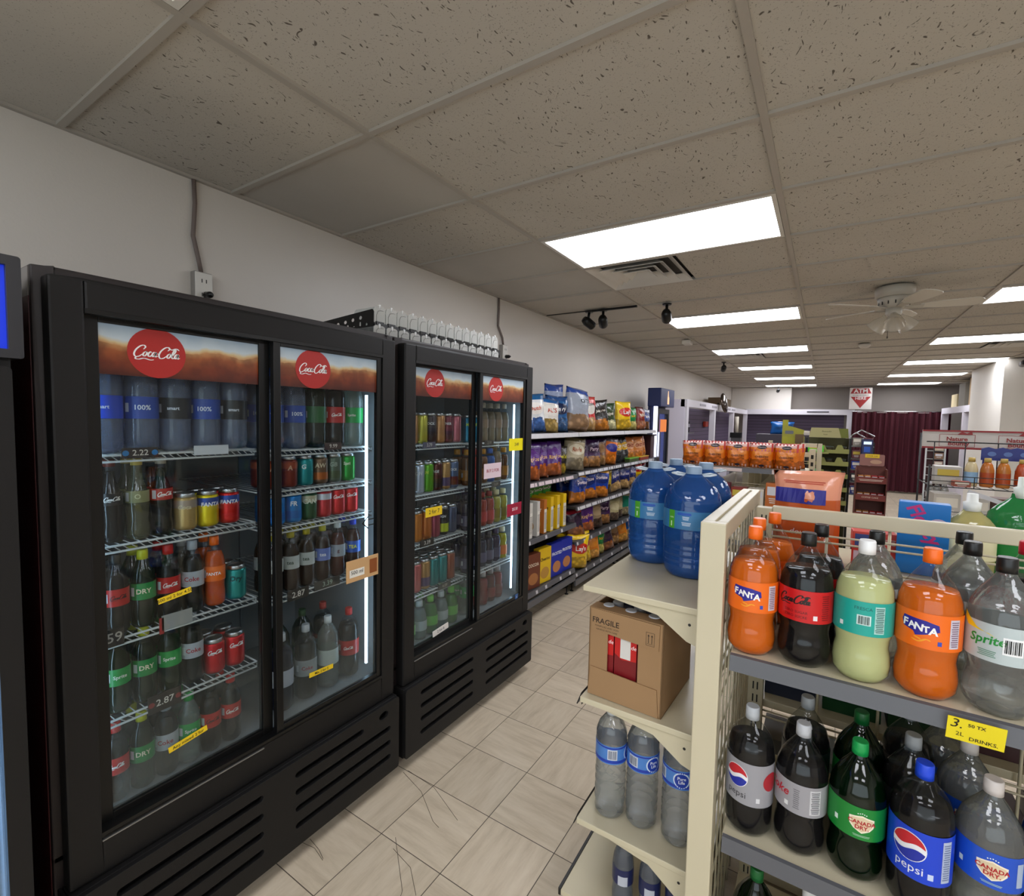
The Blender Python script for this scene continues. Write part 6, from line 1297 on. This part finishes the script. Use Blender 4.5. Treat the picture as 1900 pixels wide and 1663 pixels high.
for i, (x, y, z, w_, d_, h_, c_, lb) in enumerate([(2.27, 4.5, 1.201, .16, .2, .14, 'b8b4ac', 'white printed box at left on top wire shelf'), (2.33, 4.33, 1.201, .1, .1, .04, '9c4a34', 'flat rust carton at left front of top wire shelf'), (2.98, 4.36, 1.201, .3, .16, .13, '54547c', 'large lavender box at right on top wire shelf'), (3.06, 4.6, 1.201, .16, .12, .24, '2c5044', 'dark green box at right on top wire shelf'),
     (2.26, 4.45, .931, .16, .2, .2, 'c0b8ac', 'white carton at left on middle wire shelf'), (2.46, 4.45, .931, .1, .14, .18, 'c8c4bc', 'pale packet on middle wire shelf'), (2.62, 4.45, .931, .16, .16, .19, '6a3a24', 'rust brown box on middle wire shelf'), (2.84, 4.45, .931, .22, .16, .18, 'a07828', 'mustard box on middle wire shelf'), (3.06, 4.45, .931, .16, .16, .2, '3a2a20', 'dark brown box on middle wire shelf'),
     (2.3, 4.45, .661, .2, .2, .2, '7c2c24', 'red carton on lower wire shelf'), (2.6, 4.45, .661, .26, .2, .2, '3a3c38', 'dark grey carton on lower wire shelf'), (2.95, 4.45, .661, .26, .2, .22, '24282c', 'black carton on lower wire shelf')]):
    put(('nb', i), sbox('', w_, d_, h_, c_), (x, y, z), R(-3 + i), lb)
pk = thing('price_strip', 'white tilted price strip on front of the black wire rack', 'price strip', (2.36, 4.235, 1.19)); mb = MB().box(0, .34, -.012, 0, -.03, .0); mb.xf(Matrix.Rotation(R(20), 4, 'Y')); obj('strip', mb, M('c4c4c8', .4), pk)
pk = thing('price_strip', 'small white price strip on lower front of wire rack', 'price strip', (2.28, 4.235, .985)); mb = MB().box(0, .18, -.012, 0, -.03, .0); mb.xf(Matrix.Rotation(R(25), 4, 'Y')); obj('strip', mb, M('a8a8a8', .4), pk)
# narrow clip strip rack and small things beyond
cs = thing('clip_strip_rack', 'narrow white wire rack with small packets by the curtain', 'rack', (2.42, 6.0, 0))
obj('rack_frame', MB().tube([(-.08, 0, 0), (-.08, 0, 1.60), (.07, 0, 1.60), (.07, 0, 0)], .008, 6), m_wire, cs)
s_ = MB()
for i in range(13): s_.tube([(-.08, -.002, .55 + .085*i), (.07, -.002, .55 + .085*i)], .004, 4)
obj('rack_bar', s_, m_wire, cs); obj('rack_backing', MB().box(-.075, .066, .012, .016, .5, 1.58), M('3a1c1c', .7), cs)
for i in range(9): put(('clip', i % 4), sbox('', .07, .02, .06, ['b89878', 'c8b8a0', '8a6a50', 'a8887c'][i % 4], 'small_packet'), (2.44, 5.98, 1.49 - .085*i), 0, 'small %s packet on narrow wire rack, %s from top' % (['tan', 'pale', 'brown', 'pink-tan'][i % 4], nth[i]), 'packets on the narrow wire rack')
ob = thing('wine_display', 'pale carton tower with clear bottles at foot of narrow rack', 'display', (2.38, 5.6, 0)); obj('tower', MB().box(-.1, .08, -.1, .1, 0, .88), M('b0a898', .6), ob)
for i in range(3): put('clr', bottle('500', None, 'c8c4c0', 'c8c8cc', clear=water('c8c8c4', .5, .25)), (2.33 + .055*i, 5.57 + .03*(i % 2), .881), 0, 'clear bottle on pale carton tower, %s from left' % nth[i])

# goods filling the rear side of the first gondola, seen through the wire
for i, (c_, h_) in enumerate([('1c2438', .34), ('0f4420', .36), ('123a1c', .33), ('3a1418', .36), ('14181c', .34), ('1c2440', .35), ('10401c', .36)]):
    put(('rear', c_), sbox('', .15, .13, h_, c_, 'detergent_box'), (1.385 + .165*i, 1.24, .7455), 0, '%s household box behind the wire back, %s from left' % (['navy', 'green', 'dark green', 'maroon', 'black', 'dark blue', 'deep green'][i], nth[i]))
for i, (c_, h_) in enumerate([('2c2a26', .44), ('14301c', .42), ('1c1c20', .46), ('3a1418', .42), ('14181c', .45), ('1c2440', .44), ('2c2018', .42)]):
    put(('rearl', c_), sbox('', .15, .16, h_, c_, 'detergent_box'), (1.385 + .165*i, 1.24, .1605), 0, '%s tall household box low behind the wire back, %s from left' % (['taupe', 'green', 'black', 'maroon', 'charcoal', 'dark blue', 'brown'][i], nth[i]))
